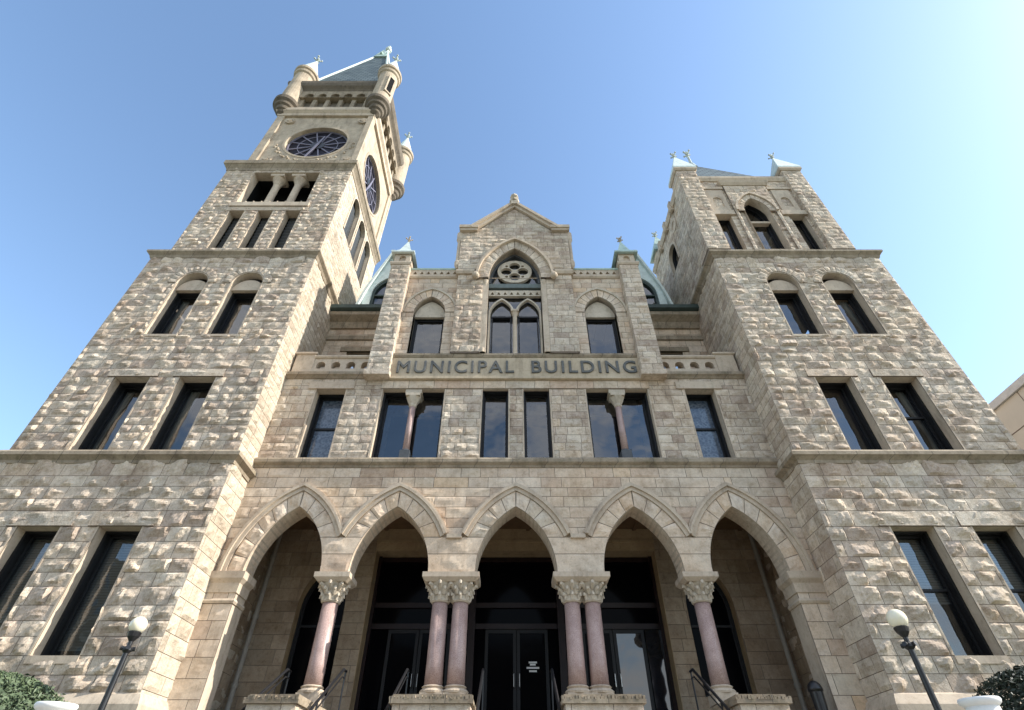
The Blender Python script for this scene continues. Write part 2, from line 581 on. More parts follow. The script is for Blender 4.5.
def patch(mb, fr, U, Z, amp, rg, proud=0., val=.5, rec=.016, facet=True):
    """one stone: U, Z grids (rows, cols); outer ring recessed into the joint"""
    nr, nc = U.shape
    wd = max(U.max() - U.min(), .02); ht = max(Z.max() - Z.min(), .02)
    s = (U - U.min()) / wd * 2 - 1; t = (Z - Z.min()) / ht * 2 - 1
    if facet and amp > 0:
        H = np.full(U.shape, amp * rg.uniform(.75, 1.1))
        edge = (1 - np.abs(s)) * wd * 1.15; H = np.minimum(H, edge + rg.uniform(0, .01))
        edge = (1 - np.abs(t)) * ht * 1.15; H = np.minimum(H, edge + rg.uniform(0, .01))
        for _ in range(5):
            an = rg.uniform(0, 2 * PI)
            g = rg.uniform(.35, 1.15) * amp
            H = np.minimum(H, amp * rg.uniform(.45, 1.05) + g * (math.cos(an) * s * max(1., wd / ht * .6) + math.sin(an) * t) * 1.2)
        H = H + rg.normal(0, amp * .07, U.shape)
        H = np.clip(H, 0, None)
    else:
        H = np.full(U.shape, 0.) + rg.normal(0, amp * .3 + .0008, U.shape)
    D = proud + H
    D[0, :] = D[-1, :] = D[:, 0] = D[:, -1] = proud - rec
    if nr > 4 and nc > 4:
        D[1, 1:-1] = proud; D[-2, 1:-1] = proud; D[1:-1, 1] = proud; D[1:-1, -2] = proud
    V = fr.o[None, None, :] + U[..., None] * fr.u + Z[..., None] * np.array((0, 0, 1.)) + D[..., None] * fr.n
    F = []; A = []
    for i in range(nr - 1):
        for j in range(nc - 1):
            F.append((i * nc + j, i * nc + j + 1, (i + 1) * nc + j + 1, (i + 1) * nc + j))
            A.append(-.5 if (i == 0 or j == 0 or i == nr - 2 or j == nc - 2) else val)
    mb.add(V.reshape(-1, 3), F, A)

def axis_pts(a, b, joint, target):
    target *= .8
    """nonuniform parameter values 0..1 with thin joint strips at both ends"""
    L_ = max(b - a, .04); j = min(joint / L_, .2); j2 = min(j * 1.9, .3)
    n = max(2, int(round((L_ - 2 * joint) / target)))
    return np.concatenate(([0, j], np.linspace(j, 1 - j, n + 1)[1:-1], [1 - j, 1]))

def wall(mb, fr, u0, u1, z0, z1, holes=(), course=.33, length=.62, amp=.07, seed=1, keys=(), proud=0., cell=.1,
         lo=None, hi=None, joint=.007, hoff=0., vary=1., ztop=None, facet=True, back=None, valr=(0, 1)):
    """coursed masonry filling a rectangle (or lo(z)..hi(z)) round its holes"""
    rg = np.random.default_rng(seed)
    ks = {round(z0, 3), round(z1, 3)} | {round(k, 3) for k in keys if z0 < k < z1}
    for h in holes:
        for k in (h.z0, h.z1 if not h.h else None):
            if k is not None and z0 < k < z1: ks.add(round(k, 3))
    ks = sorted(ks)
    zz = [ks[0]]
    for a, b in zip(ks[:-1], ks[1:]):
        n = max(1, int(round((b - a) / course)))
        c = np.cumsum(rg.uniform(.85, 1.15, n)); c = c / c[-1]
        zz += [a + (b - a) * x for x in c]
    for ci, (za, zb) in enumerate(zip(zz[:-1], zz[1:])):
        js = [u0]
        x = u0 - rg.uniform(0, length)
        while x < u1:
            x += length * rg.uniform(.65, 1.45) * vary
            if u0 + .12 < x < u1 - .12: js.append(x)
        js.append(u1)
        tz = axis_pts(za, zb, joint, cell * .9)
        zr = za + (zb - za) * tz
        act = sorted([h for h in holes if h.z0 < zb - 1e-3 and h.top(hoff) > za + 1e-3], key=lambda h: h.c)
        lo_r = np.array([lo(z) for z in zr]) if lo else np.full(len(zr), u0)
        hi_r = np.array([hi(z) for z in zr]) if hi else np.full(len(zr), u1)
        bounds = []
        prev = lo_r
        for h in act:
            sp = np.array([h.span(z, hoff) for z in zr])
            bounds.append((prev, sp[:, 0])); prev = sp[:, 1]
        bounds.append((prev, hi_r))
        for bl, br in bounds:
            if (br - bl).max() < .03: continue
            for ja, jb in zip(js[:-1], js[1:]):
                a = np.clip(ja, bl, np.maximum(br, bl)); b = np.clip(jb, bl, np.maximum(br, bl))
                wd = b - a
                if wd.max() < .05: continue
                tu = axis_pts(0, float(wd.max()), joint, cell)
                U = a[:, None] + wd[:, None] * tu[None, :]
                Z = np.repeat(zr[:, None], len(tu), 1)
                v = float(np.clip(rg.beta(1.5, 1.4), 0, 1)) * (valr[1] - valr[0]) + valr[0]
                patch(mb, fr, U, Z, amp * rg.uniform(.7, 1.2), rg, proud, v, facet=facet)
    # backing with exact openings
    if back is not None:
        mb.plate(fr, back, [h.loop() for h in holes if h.z0 > z0 - 1e-6], -.3, -.03, -.5, back=False, holewalls=False, outerwalls=False)

def voussoirs(mb, fr, c, w, zs, h, t0, t1, n, amp, seed, proud=.02, cl=None, cr=None, valr=(.2, 1), facet=True, zmin=(None, None)):
    rg = np.random.default_rng(seed)
    r = arch_R(w, h)
    for side in (1, -1):
        am = math.acos(min(1, (r - w) / (r + t0)))
        ax = math.acos(min(1, (r - w) / (r + t1)))
        zm = zmin[0 if side < 0 else 1]
        b0 = math.asin((zm - zs) / (r + t0)) if zm else 0.
        b1 = math.asin((zm - zs) / (r + t1)) if zm else 0.
        n_ = max(3, int(n * .67)) if zm else n
        for k in range(n_):
            s_ = axis_pts(0, (r + t0) * (am - b0) / n_, .008, .08)
            q_ = axis_pts(t0, t1, .008, .09)
            U = np.zeros((len(s_), len(q_))); Z = U.copy()
            for i, s in enumerate(s_):
                for j, q in enumerate(q_):
                    fr_ = (k + s) / n_
                    amq = am + (ax - am) * q
                    bq = b0 + (b1 - b0) * q
                    a = bq + (amq - bq) * fr_
                    rr = r + t0 + (t1 - t0) * q
                    U[i, j] = c + side * (rr * math.cos(a) - (r - w)); Z[i, j] = zs + rr * math.sin(a)
            if cl is not None: U = np.clip(U, cl, cr)
            if U.max() - U.min() < .04: continue
            if side < 0: U = U[:, ::-1]; Z = Z[:, ::-1]
            patch(mb, fr, U, Z, amp, rg, proud, rg.uniform(*valr), facet=facet)

def band(mb, fr, c, w, zs, h, t0, t1, d0, d1, cl=None, cr=None, n=14, z0=None, val=.5, zmin=(None, None)):
    """solid arch band between two offsets (hood mould, frame), optionally with legs down to z0"""
    a = arch_side(c, w, zs, h, t0, n); b = arch_side(c, w, zs, h, t1, n)
    if z0 is not None and z0 < zs:
        a = [(a[0][0], z0)] + a; b = [(b[0][0], z0)] + b
    for side in (1, -1):
        A = [(c + side * (u - c), z) for u, z in a]; B = [(c + side * (u - c), z) for u, z in b]
        if cl is not None:
            A = [(min(max(u, cl), cr), z) for u, z in A]; B = [(min(max(u, cl), cr), z) for u, z in B]
        zm = zmin[0 if side < 0 else 1]
        if zm:
            A = [q for q in A]
            keep = [i for i in range(len(A)) if B[i][1] >= zm]
            A = [(A[i][0], max(A[i][1], zm)) for i in keep]; B = [B[i] for i in keep]
        ring = []
        for (ua, za), (ub, zb) in zip(A, B):
            if abs(ua - ub) < 1e-4 and abs(za - zb) < .2 and cl is not None and (abs(ua - cl) < 1e-4 or abs(ua - cr) < 1e-4): continue
            ring.append([fr.p(ua, za, d0), fr.p(ua, za, d1), fr.p(ub, zb, d1), fr.p(ub, zb, d0)])
        V = [p for r_ in ring for p in r_]; F = []
        for i in range(len(ring) - 1):
            for k in range(4):
                f = (i * 4 + k, i * 4 + (k + 1) % 4, (i + 1) * 4 + (k + 1) % 4, (i + 1) * 4 + k)
                F.append(f if side < 0 else f[::-1])
        if len(ring) > 1:
            F.append((0, 1, 2, 3)); m = (len(ring) - 1) * 4; F.append((m + 3, m + 2, m + 1, m))
            mb.add(V, F, val)

def reveal(mb, fr, hole, depth, d1=0., val=.5, sill=True):
    l = hole.loop()
    ar = sum(l[i][0] * l[(i + 1) % len(l)][1] - l[(i + 1) % len(l)][0] * l[i][1] for i in range(len(l)))
    if ar > 0: l = l[::-1]
    n = len(l)
    V = [fr.p(u, z, d1) for u, z in l] + [fr.p(u, z, -depth) for u, z in l]
    F = []
    for i in range(n):
        j = (i + 1) % n
        if not sill and abs(l[i][1] - hole.z0) < 1e-4 and abs(l[j][1] - hole.z0) < 1e-4: continue
        F.append((i, i + n, j + n, j))
    mb.add(V, F, val)

# ------------------------------------------------------------------ the ground
gm = MB(); gm.add([(-600, -600, 0), (600, -600, 0), (600, 600, 0), (-600, 600, 0)], [(0, 1, 2, 3)])
struct(gm.build('ground', LAWN))
pv = MB(); pv.box(-60, 60, -4.2, 7.4, -.1, .12)
struct(pv.build('pavement', CONC))
rd = MB(); rd.add([(-400, -18, .004), (400, -18, .004), (400, -4.6, .004), (-400, -4.6, .004)], [(0, 1, 2, 3)])
struct(rd.build('road', ASPH))
kb = MB(); kb.box(-60, 60, -4.6, -4.2, -.1, .14)
struct(kb.build('kerb', CONC))
tr = MB()
for sx in (-1, 1):
    x0, x1 = sorted((sx * 6.4, sx * 20)); tr.box(x0, x1, 9.2, 13.9, -.05, 1.45)
struct(tr.build('terrace', LAWN))

# ------------------------------------------------------------------ the municipal building
BX = .12
B = empty('municipal_building', 'grey rock-faced stone town hall with a tall clock tower, arcade and raised lettering', 'building', (BX, 15.2, 0))
def part(mb, name, mat, parent=B, **kw):
    MB.made.clear()
    o = mb.build(name, mat, parent, **kw)
    if parent is B:
        for q in MB.made: q.location = (0, -15.2, 0)
    return o
def sub(mb, name, mat, parent, **kw):
    return mb.build(name, mat, parent, **kw)

def window(fr, h, lining=.32, glassd=.58, frame_w=.065, bars=(), vbars=(), mat=None, fmat=None, pmat=None, lunette=None, label=None, curtain=None, drop=.5):
    """dark deep lining and sash in a hole, pane and sash as sub-parts; stone reveal is made with the wall"""
    fm = fmat or BLACK
    mb = MB()
    # lining tube
    l = h.loop()
    inner = Hole(h.u0 + frame_w, h.u1 - frame_w, h.z0 + frame_w * .6, h.z1 - (0 if h.h else frame_w * .8), 0, 10)
    if h.h:
        inner.h = arch_apex(h.w, h.h, -frame_w)
    mb.plate(fr, l, [inner.loop()], -glassd - .06, -lining, back=True)
    o = part(mb, 'window', fm, label=label)
    sm = MB()
    fw = .055
    in2 = Hole(inner.u0 + fw, inner.u1 - fw, inner.z0 + fw, inner.z1 - (0 if h.h else fw), 0, 10)
    if h.h: in2.h = arch_apex(inner.w, inner.h, -fw)
    sm.plate(fr, inner.loop(), [in2.loop()], -glassd - .04, -glassd + .05)
    for z in bars:
        sm.fbox(fr, in2.u0 - .01, in2.u1 + .01, z - .035, z + .035, -glassd - .03, -glassd + .06)
    for u in vbars:
        sm.fbox(fr, u - .03, u + .03, in2.z0 - .01, in2.z1 if not h.h else in2.top() - .06, -glassd - .03, -glassd + .055)
    sub(sm, 'sash', fm, o)
    gm_ = MB()
    gm_.plate(fr, in2.loop(), [], -glassd - .02, -glassd, back=False)
    rr = random.Random(int((h.c * 31 + h.z0 * 17) * 10))
    ob = sub(gm_, 'pane', pmat or GLASS, o)
    bk_ = MB(); bk_.plate(fr, h.loop(), [], -glassd - 1.3, -glassd - 1.25, back=True)
    sub(bk_, 'room_back', ROOM, o)
    if curtain:
        W_ = in2.u1 - in2.u0; zt_ = in2.z1 + (in2.h if in2.h else 0) * .5
        if curtain == 'blind':
            zb_ = in2.z0 + (zt_ - in2.z0) * drop
            c_ = MB(); k_ = 0; z = zb_
            while z < zt_:
                c_.add([fr.p(in2.u0 - .04, z, -glassd - .1), fr.p(in2.u1 + .04, z, -glassd - .1), fr.p(in2.u1 + .04, z + .07, -glassd - .13), fr.p(in2.u0 - .04, z + .07, -glassd - .13)], [(0, 1, 2, 3)]); z += .07
            sub(c_, 'blind', BLIND, o)
        else:
            for sg_ in (-1, 1):
                c_ = MB(); n_ = 9; V = []
                wd_ = W_ * rr.uniform(.28, .42)
                e_ = in2.u0 - .03 if sg_ < 0 else in2.u1 + .03
                for zi, z in enumerate(np.linspace(in2.z0 - .05, zt_, 7)):
                    f_ = 1 - .55 * max(0., 1 - abs(zi - 2.) / 3.5) if curtain == 'drape' else 1
                    for i in range(n_):
                        V.append(fr.p(e_ - sg_ * wd_ * f_ * i / (n_ - 1), z, -glassd - .14 + .035 * math.sin(i * 2.4)))
                F = []
                for zi in range(6):
                    for i in range(n_ - 1):
                        F.append((zi * n_ + i, zi * n_ + i + 1, (zi + 1) * n_ + i + 1, (zi + 1) * n_ + i))
                c_.add(V, F)
                sub(c_, 'curtain', DRAPE, o)
    return o

def lintel(mb, fr, u0, u1, z0, z1, d=.03): mb.fbox(fr, u0, u1, z0, z1, -.02, d)

X0, X1 = 8.6, 15.7            # inner and outer x of the towers
YF = 14.0                     # their front plane
YB = 20.9
W_SP = ((11.0, .62), (13.27, .65))   # window centres, half widths

# ---- both towers up to the second string course
def tower(sx):
    tl = 'left' if sx < 0 else 'right'
    xl, xr = (-X1, -X0) if sx < 0 else (X0, X1)
    fr = Fr((0, YF, 0), (1, 0, 0))
    frR = Fr((xr, 0, 0), (0, 1, 0))       # faces +x, u = y
    frL = Fr((xl, 0, 0), (0, -1, 0))      # faces -x, u = -y
    cs = sorted([sx * c for c, _ in W_SP])
    gz = (4.5, 7.68)
    H1 = [Hole(c - .6, c + .6, *gz) for c in cs]
    H2 = [Hole(c - .62, c + .62, 10.12, 13.05) for c in cs]
    H3 = [Hole(c - .62, c + .62, 15.1, 18.05, .62) for c in cs]
    mb = MB().mat(ROCK)
    sd_ = 11 if sx < 0 else 23
    # ground stage: bigger rougher stones, a few at the foot stand proud
    wall(mb, fr, xl, xr, 3.75, 9.82, H1, .40, .72, .12, sd_, keys=(8.15, 9.25), cell=.085,
         back=rect(xl, xr, 3.4, 9.85))
    wall(mb, fr, xl, xr, 10.1, 19.8, H2 + H3, .325, .62, .10, sd_ + 1, keys=(13.45, 14.9, 19.35), cell=.09,
         back=rect(xl, xr, 10.05, 19.85))
    wall(mb, fr, xl - .12 if sx < 0 else xl - .12, xr + .12, -.1, 3.4, (), .5, .9, .06, sd_ + 2, cell=.2, proud=.12, back=rect(xl, xr, -.1, 3.4))
    # sides
    for f_, a, b, k in ((frR, YF, YB, 3), (frL, -YB, -YF, 4)):
        inner = (f_ is frR) == (sx < 0)
        amp = .055
        mb.mat(ROCK)
        if inner and sx < 0: mb.mat(SUNSIDE)
        wall(mb, f_, a, b, 3.4, 9.82, (), .40, .8, amp if inner else .05, sd_ + k, cell=.12 if inner else .25, back=rect(a, b, -.1, 9.85))
        wall(mb, f_, a, b, 10.1, 19.8, (), .325, .62, amp if inner else .05, sd_ + k + 2, cell=.12 if inner else .25, back=rect(a, b, 10.05, 19.85))
    mb.mat(ROCK).box(xl + .05, xr - .05, YB - .2, YB, 0, 19.8, -.5)     # rear wall
    o = part(mb, 'tower_wall', ROCK, label='lower walls of the %s tower, pale lit side' % tl if False else None)
    # dressed trim of this tower: reveals, lintels, sills, lunettes
    tm = MB()
    for h in H1 + H2 + H3: tm.cut(); reveal(tm, fr, h, .34, .0)
    for h in H1:
        tm.cut().fbox(fr, h.u0 - .02, h.u1 + .02, h.z0 - .17, h.z0, -.02, .03)
    for h in H1 + H2:
        # dressed jamb margins
        tm.cut().fbox(fr, h.u0 - .05, h.u0, h.z0 + .01, h.z1, -.02, .012)
        tm.cut().fbox(fr, h.u1, h.u1 + .05, h.z0 + .01, h.z1, -.02, .012)
    for h in H2:
        pass
    for h in H3:
        tm.cut(); band(tm, fr, h.c, h.w, h.z1, h.h, 0, .05, -.02, .02, z0=h.z0)
        tm.cut().plate(fr, arch_loop(h.c, h.w, h.z1 - .28, h.z1 - .27, h.h), [], -.34, -.16)
        tm.cut().fbox(fr, h.u0 - .06, h.u1 + .06, h.z0 - .1, h.z0, -.02, .03)
    part(tm, 'window_surround', TRIM)
    vm = MB()
    rgl = np.random.default_rng(sd_)
    for h in H1 + H2:
        e_, t_z = (.32, .42) if h in H1 else (.26, .33)
        vm.cut()
        us = h.u0 - e_ + (h.u1 - h.u0 + 2 * e_) * axis_pts(0, h.u1 - h.u0 + 2 * e_, .008, .11)
        zs_ = h.z1 + .003 + t_z * axis_pts(0, t_z, .008, .09)
        U_, Z_ = np.meshgrid(us, zs_)
        patch(vm, fr, U_, Z_, .05, rgl, .055, float(rgl.uniform(.3, .9)), rec=.1)
    for i, h in enumerate(H3):
        vm.cut()
        voussoirs(vm, fr, h.c, h.w, h.z1, h.h, .04, .38, 6, .045, sd_ + 40 + i, .045)
    part(vm, 'window_head', ROCK)
    for i, h in enumerate(H1):
        window(fr, h, bars=(6.15,) if sx > 0 else (), curtain='blind', drop=.05 if sx < 0 else (.42, .5)[i])
    for i, h in enumerate(H2):
        window(fr, h, bars=(11.7,) if sx > 0 and i else (), curtain=(None, 'drape')[i] if sx > 0 else 'drape')
    for i, h in enumerate(H3):
        hh = Hole(h.u0, h.u1, h.z0, h.z1 - .28)
        window(fr, hh, curtain=('drape', None)[(i + (sx > 0)) % 2])
    # courses
    plan = [(xl, YB), (xl, YF), (xr, YF), (xr, YB)]
    c1 = MB()
    c1.mould(plan, [(-.1, 9.66), (.035, 9.66), (.05, 9.76), (.15, 9.84), (.2, 9.87), (.2, 9.98), (.14, 10.05), (.05, 10.115), (-.1, 10.115)])
    part(c1, 'belt_course', BELT)
    c2 = MB()
    c2.mould(plan, [(-.1, 19.66), (.03, 19.66), (.08, 19.8), (.2, 19.92), (.2, 20.02), (.1, 20.09), (-.3, 20.30), (-.5, 20.30)])
    part(c2, 'belt_course', BELT)
    c3 = MB()
    c3.mould(plan, [(-.1, 3.3), (.16, 3.3), (.16, 3.52), (.06, 3.72), (.0, 3.76), (-.1, 3.76)])
    part(c3, 'water_table', TRIM)
    # quoins in the corners
    return o

tower(-1)
tower(1)

# ---- clock tower, upper part
UXL, UXR, UY, UYB = -15.42, -8.72, 14.3, 20.7
fr = Fr((0, UY, 0), (1, 0, 0)); frR = Fr((UXR, 0, 0), (0, 1, 0)); frL = Fr((UXL, 0, 0), (0, -1, 0))
slc = (-13.52, -12.13, -10.78)
HS = [Hole(c - .36, c + .36, 20.8, 23.76) for c in slc]
HB = [Hole(-13.85, -10.38, 24.42, 27.4)]
mb = MB().mat(ROCK)
wall(mb, fr, UXL, UXR, 20.28, 27.85, HS + HB, .28, .52, .085, 51, keys=(24.1, 27.4), cell=.1, back=rect(UXL, UXR, 20.1, 27.9))
# side: three tall narrow arches
sc = (16.1, 17.5, 18.9)
HSS = [Hole(c - .55, c + .55, 24.1, 26.7, .6) for c in sc]
mb.mat(SUNSIDE)
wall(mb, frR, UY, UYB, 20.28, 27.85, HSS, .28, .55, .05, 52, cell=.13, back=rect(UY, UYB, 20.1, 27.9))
mb.mat(ROCK)
wall(mb, frL, -UYB, -UY, 20.28, 27.85, (), .28, .6, .04, 53, cell=.3, back=rect(-UYB, -UY, 20.1, 27.9))
mb.box(UXL + .1, UXR - .1, UYB - .2, UYB, 20.1, 35)
part(mb, 'belfry_wall', ROCK)
tm = MB()
for h in HS: tm.cut(); reveal(tm, fr, h, .42)
for h in HSS:
    tm.cut(); reveal(tm, frR, h, .2)
    band(tm, frR, h.c, h.w, h.z1, h.h, 0, .1, -.02, .05, z0=h.z0)
for h in HB: tm.cut(); reveal(tm, fr, h, .5)
for h in HS:
    tm.cut().fbox(fr, h.u0 - .05, h.u0, h.z0, h.z1, -.02, .014); tm.cut().fbox(fr, h.u1, h.u1 + .08, h.z0, h.z1, -.02, .014)
tm.cut().fbox(fr, -14.05, -10.15, 24.1, 24.42, -.3, .09)
tm.cut().fbox(fr, -14.1, -10.1, 23.77, 24.07, -.02, .03)
part(tm, 'window_surround', TRIM)
bk = MB(); bk.fbox(fr, -13.9, -10.3, 24.3, 27.5, -1.45, -1.3); bk.fbox(fr, -14.0, -13.86, 24.3, 27.5, -1.45, -.51); bk.fbox(fr, -10.37, -10.25, 24.3, 27.5, -1.45, -.51); bk.fbox(fr, -13.9, -10.3, 27.41, 27.5, -1.45, -.51); bk.fbox(fr, -13.9, -10.3, 24.3, 24.41, -1.45, -.51)
part(bk, 'belfry_dark_box', VOID)  # black lining stands in for the shade deep inside the belfry opening
for cx in (-12.62, -11.5):
    c = MB(); c.lathe(cx, UY + .42, [(.24, 24.42), (.24, 24.55), (.18, 24.62), (.17, 26.7), (.2, 26.76)], 16)
    o = part(c, 'belfry_column', TRIM, smooth=False)
    k = MB(); k.lathe(cx, UY + .42, [(.19, 26.76), (.24, 26.95), (.34, 27.15), (.36, 27.2)], 16); k.box(cx - .36, cx + .36, UY + .06, UY + .78, 27.2, 27.4)
    sub(k, 'capital', TRIM, o)
rl = MB()
for i in range(17):
    x = -13.75 + i * .2
    rl.box(x, x + .05, UY + .12, UY + .17, 24.42, 24.75 + .1 * (i % 2))
rl.box(-13.8, -10.42, UY + .11, UY + .18, 24.62, 24.66)
part(rl, 'belfry_railing', TRIM)
for h in HS:
    m_ = MB()
    for i in range(12):
        z = h.z0 + .1 + i * .245
        V = [fr.p(h.u0, z, -.62), fr.p(h.u1, z, -.62), fr.p(h.u1, z + .2, -.48), fr.p(h.u0, z + .2, -.48)]
        m_.add(V + [v + np.array((0, 0, .03)) for v in V], [(0, 1, 2, 3), (7, 6, 5, 4), (0, 4, 5, 1), (3, 2, 6, 7)])
    m_.fbox(fr, h.u0, h.u1, h.z0, h.z1, -.8, -.7)
    part(m_, 'louvre', GREYF)
for h in HSS:
    m_ = MB()
    for i in range(16):
        z = h.z0 + .1 + i * .26
        if z + .2 > h.top() - .1: break
        a_, b_ = h.span(z + .2); a_ = max(a_, h.u0); b_ = min(b_, h.u1)
        V = [frR.p(a_, z, -.3), frR.p(b_, z, -.3), frR.p(b_, z + .2, -.2), frR.p(a_, z + .2, -.2)]
        m_.add(V + [v + np.array((0, 0, .03)) for v in V], [(0, 1, 2, 3), (7, 6, 5, 4), (0, 4, 5, 1), (3, 2, 6, 7)])
    m_.plate(frR, h.loop(), [], -.45, -.38)
    part(m_, 'louvre', GREYF)
cm = MB()
cm.mould([(UXL, UYB), (UXL, UY), (UXR, UY), (UXR, UYB)], [(-.2, 27.55), (.03, 27.55), (.06, 27.75), (.18, 27.95), (.24, 28.0), (.24, 28.3), (.16, 28.4), (-.1, 28.62), (-.5, 28.62)])
part(cm, 'belfry_cornice', BELT)

# clock stage
CXL, CXR, CY, CYB = -14.95, -8.85, 14.55, 20.6
fr = Fr((0, CY, 0), (1, 0, 0)); frR = Fr((CXR, 0, 0), (0, 1, 0)); frL = Fr((CXL, 0, 0), (0, -1, 0))
CR = 1.85
cc = (-11.72, 31.6)
scc = (17.5, 31.6)
def circ(c, r, n=40): return [(c[0] + r * math.cos(2 * PI * i / n), c[1] + r * math.sin(2 * PI * i / n)) for i in range(n)]
mb = MB()
mb.plate(fr, rect(CXL + .45, CXR - .35, 28.55, 34.9), [circ(cc, CR)], -.5, -.12, .6)
mb.plate(frR, rect(CY + .45, CYB - .45, 28.55, 34.9), [circ(scc, CR)], -.5, -.12, .6)
for (a, b, c_, d) in ((CXL, CXL + .45, CY, CY + .6), (CXR - .35, CXR, CY, CY + .45), (CXR - .5, CXR, CYB - .45, CYB), (CXL, CXL + .45, CYB - .6, CYB)):
    mb.box(a, b, c_, d, 28.5, 35.0)
mb.box(CXL, CXL + .3, CY + .5, CYB, 28.5, 35)
mb.box(CXL, CXR - .1, CYB - .2, CYB - .02, 28.5, 35)
part(mb, 'clock_stage_wall', TOWERTOP, bevel=.02)
def clock(fr, c):
    m = MB(); ring = circ(c, CR, 48)
    m.plate(fr, circ(c, CR + .1, 48), [circ(c, CR - .04, 48)], -.2, -.09)
    o = part(m, 'clock', TOWERTOP)
    d = MB(); d.plate(fr, circ(c, CR, 48), [], -.45, -.4)
    sub(d, 'dial', CLOCKM, o)
    s = MB()
    s.plate(fr, circ(c, CR - .06, 48), [circ(c, CR - .14, 48)], -.42, -.33)
    s.plate(fr, circ(c, 1.2, 36), [circ(c, 1.16, 36)], -.41, -.36)
    for k in range(12):
        a = PI * k / 6 + PI / 12
        r0, r1 = .42, CR - .08
        hw = .038
        ca, sa = math.cos(a), math.sin(a)
        q = [(c[0] + r0 * ca - hw * sa, c[1] + r0 * sa + hw * ca), (c[0] + r0 * ca + hw * sa, c[1] + r0 * sa - hw * ca),
             (c[0] + r1 * ca + hw * sa, c[1] + r1 * sa - hw * ca), (c[0] + r1 * ca - hw * sa, c[1] + r1 * sa + hw * ca)]
        s.plate(fr, q, [], -.40, -.35)
    sub(s, 'numeral_ring', CLOCKR, o)
    hb = MB()
    hb.plate(fr, circ(c, .42, 20), [], -.36, -.32)
    sub(hb, 'hub', IRON, o)
    hm = MB()
    for a, ln in ((R(-105), 1.6), (R(78), 1.05)):
        ca, sa = math.cos(a), math.sin(a)
        q = [(c[0] + .08 * sa, c[1] - .08 * ca), (c[0] + ln * ca + .03 * sa, c[1] + ln * sa - .03 * ca), (c[0] + ln * ca - .03 * sa, c[1] + ln * sa + .03 * ca), (c[0] - .08 * sa, c[1] + .08 * ca)]
        hm.plate(fr, q, [], -.3, -.26)
    sub(hm, 'clock_hand', CLOCKR, o)
CLOCKM = simple('dark_violet_clock_glass', (.014, .013, .024), .55, 0, .15, .5, 3)
CLOCKR = simple('grey_violet_clock_bars', (.20, .19, .25), .5, 0, .4, .2, 3)
clock(fr, cc)
clock(frR, scc)
bo = MB()
for (x, z) in ((-14.0, 29.35), (-9.45, 29.35), (-14.0, 34.2), (-9.45, 34.2)):
    bo.cut().plate(fr, circ((x, z), .3, 16), [circ((x, z), .17, 12)], -.13, .0)
    bo.plate(fr, circ((x, z), .13, 12), [], -.13, .03)
rgb = random.Random(5)
for i in range(34):            # carved relief sweeping round under the dial
    a = R(190 + i * 5.0); rr_ = CR + .42 + .1 * math.sin(i * 1.9)
    (bo.cut() if i % 3 == 0 else bo).sphere((cc[0] + rr_ * math.cos(a), CY + .14, cc[1] + rr_ * math.sin(a)), rgb.uniform(.05, .11), 8, 6)
part(bo, 'carved_relief', TOWERTOP)
# cornice, bracket frieze, eaves
plan = [(CXL, CYB), (CXL, CY), (CXR, CY), (CXR, CYB)]
cm = MB(); cm.mould(plan, [(-.2, 34.85), (.03, 34.85), (.06, 35.1), (.2, 35.3), (.2, 35.6), (.1, 35.75), (.02, 35.85), (.02, 36.1), (-.2, 36.1)])
part(cm, 'clock_stage_cornice', TRIM)
fm = MB()
fm.box(CXL + .25, CXR - .25, CY + .25, CYB - .25, 35.8, 38.4)
part(fm, 'frieze_backing', DARKST)
fz = MB()
def frieze(fr_, a, b, n, z0, z1, d0, d1, m, rise=.0):
    p = (b - a) / n
    for i in range(n + 1):
        u = a + i * p
        m.fbox(fr_, u - .13, u + .13, z0, z1 - .55, d0, d0 + .22)
        m.fbox(fr_, u - .15, u + .15, z1 - .95, z1 - .55, d0, d1 * .8)
    hs = [Hole(a + (i + .5) * p - p * .34, a + (i + .5) * p + p * .34, z1 - .9, z1 - .75, p * .4) for i in range(n)]
    outer = [(a - .2, z1)] + [(a - .2, z1 - .75)]
    m.plate(fr_, rect(a - .2, b + .2, z1 - .92, z1), [Hole(h.u0, h.u1, z1 - .88, z1 - .72, h.h, 6).loop() for h in hs], d0, d1)
frieze(fr, CXL + .9, CXR - .9, 5, 36.0, 38.3, -.25, .12, fz)
frieze(frR, CY + .9, CYB - .9, 5, 36.0, 38.3, -.25, .12, fz)
part(fz, 'bracket_frieze', BELT)  # darker belt stone here stands in for deep shadow among the brackets
ev = MB(); ev.mould([(CXL, CYB), (CXL, CY), (CXR, CY), (CXR, CYB)], [(-.3, 38.3), (.1, 38.3), (.2, 38.5), (.35, 38.7), (.42, 39.0), (.42, 39.3), (-.3, 39.42)], closed=True)
part(ev, 'eaves_cornice', DARKST)
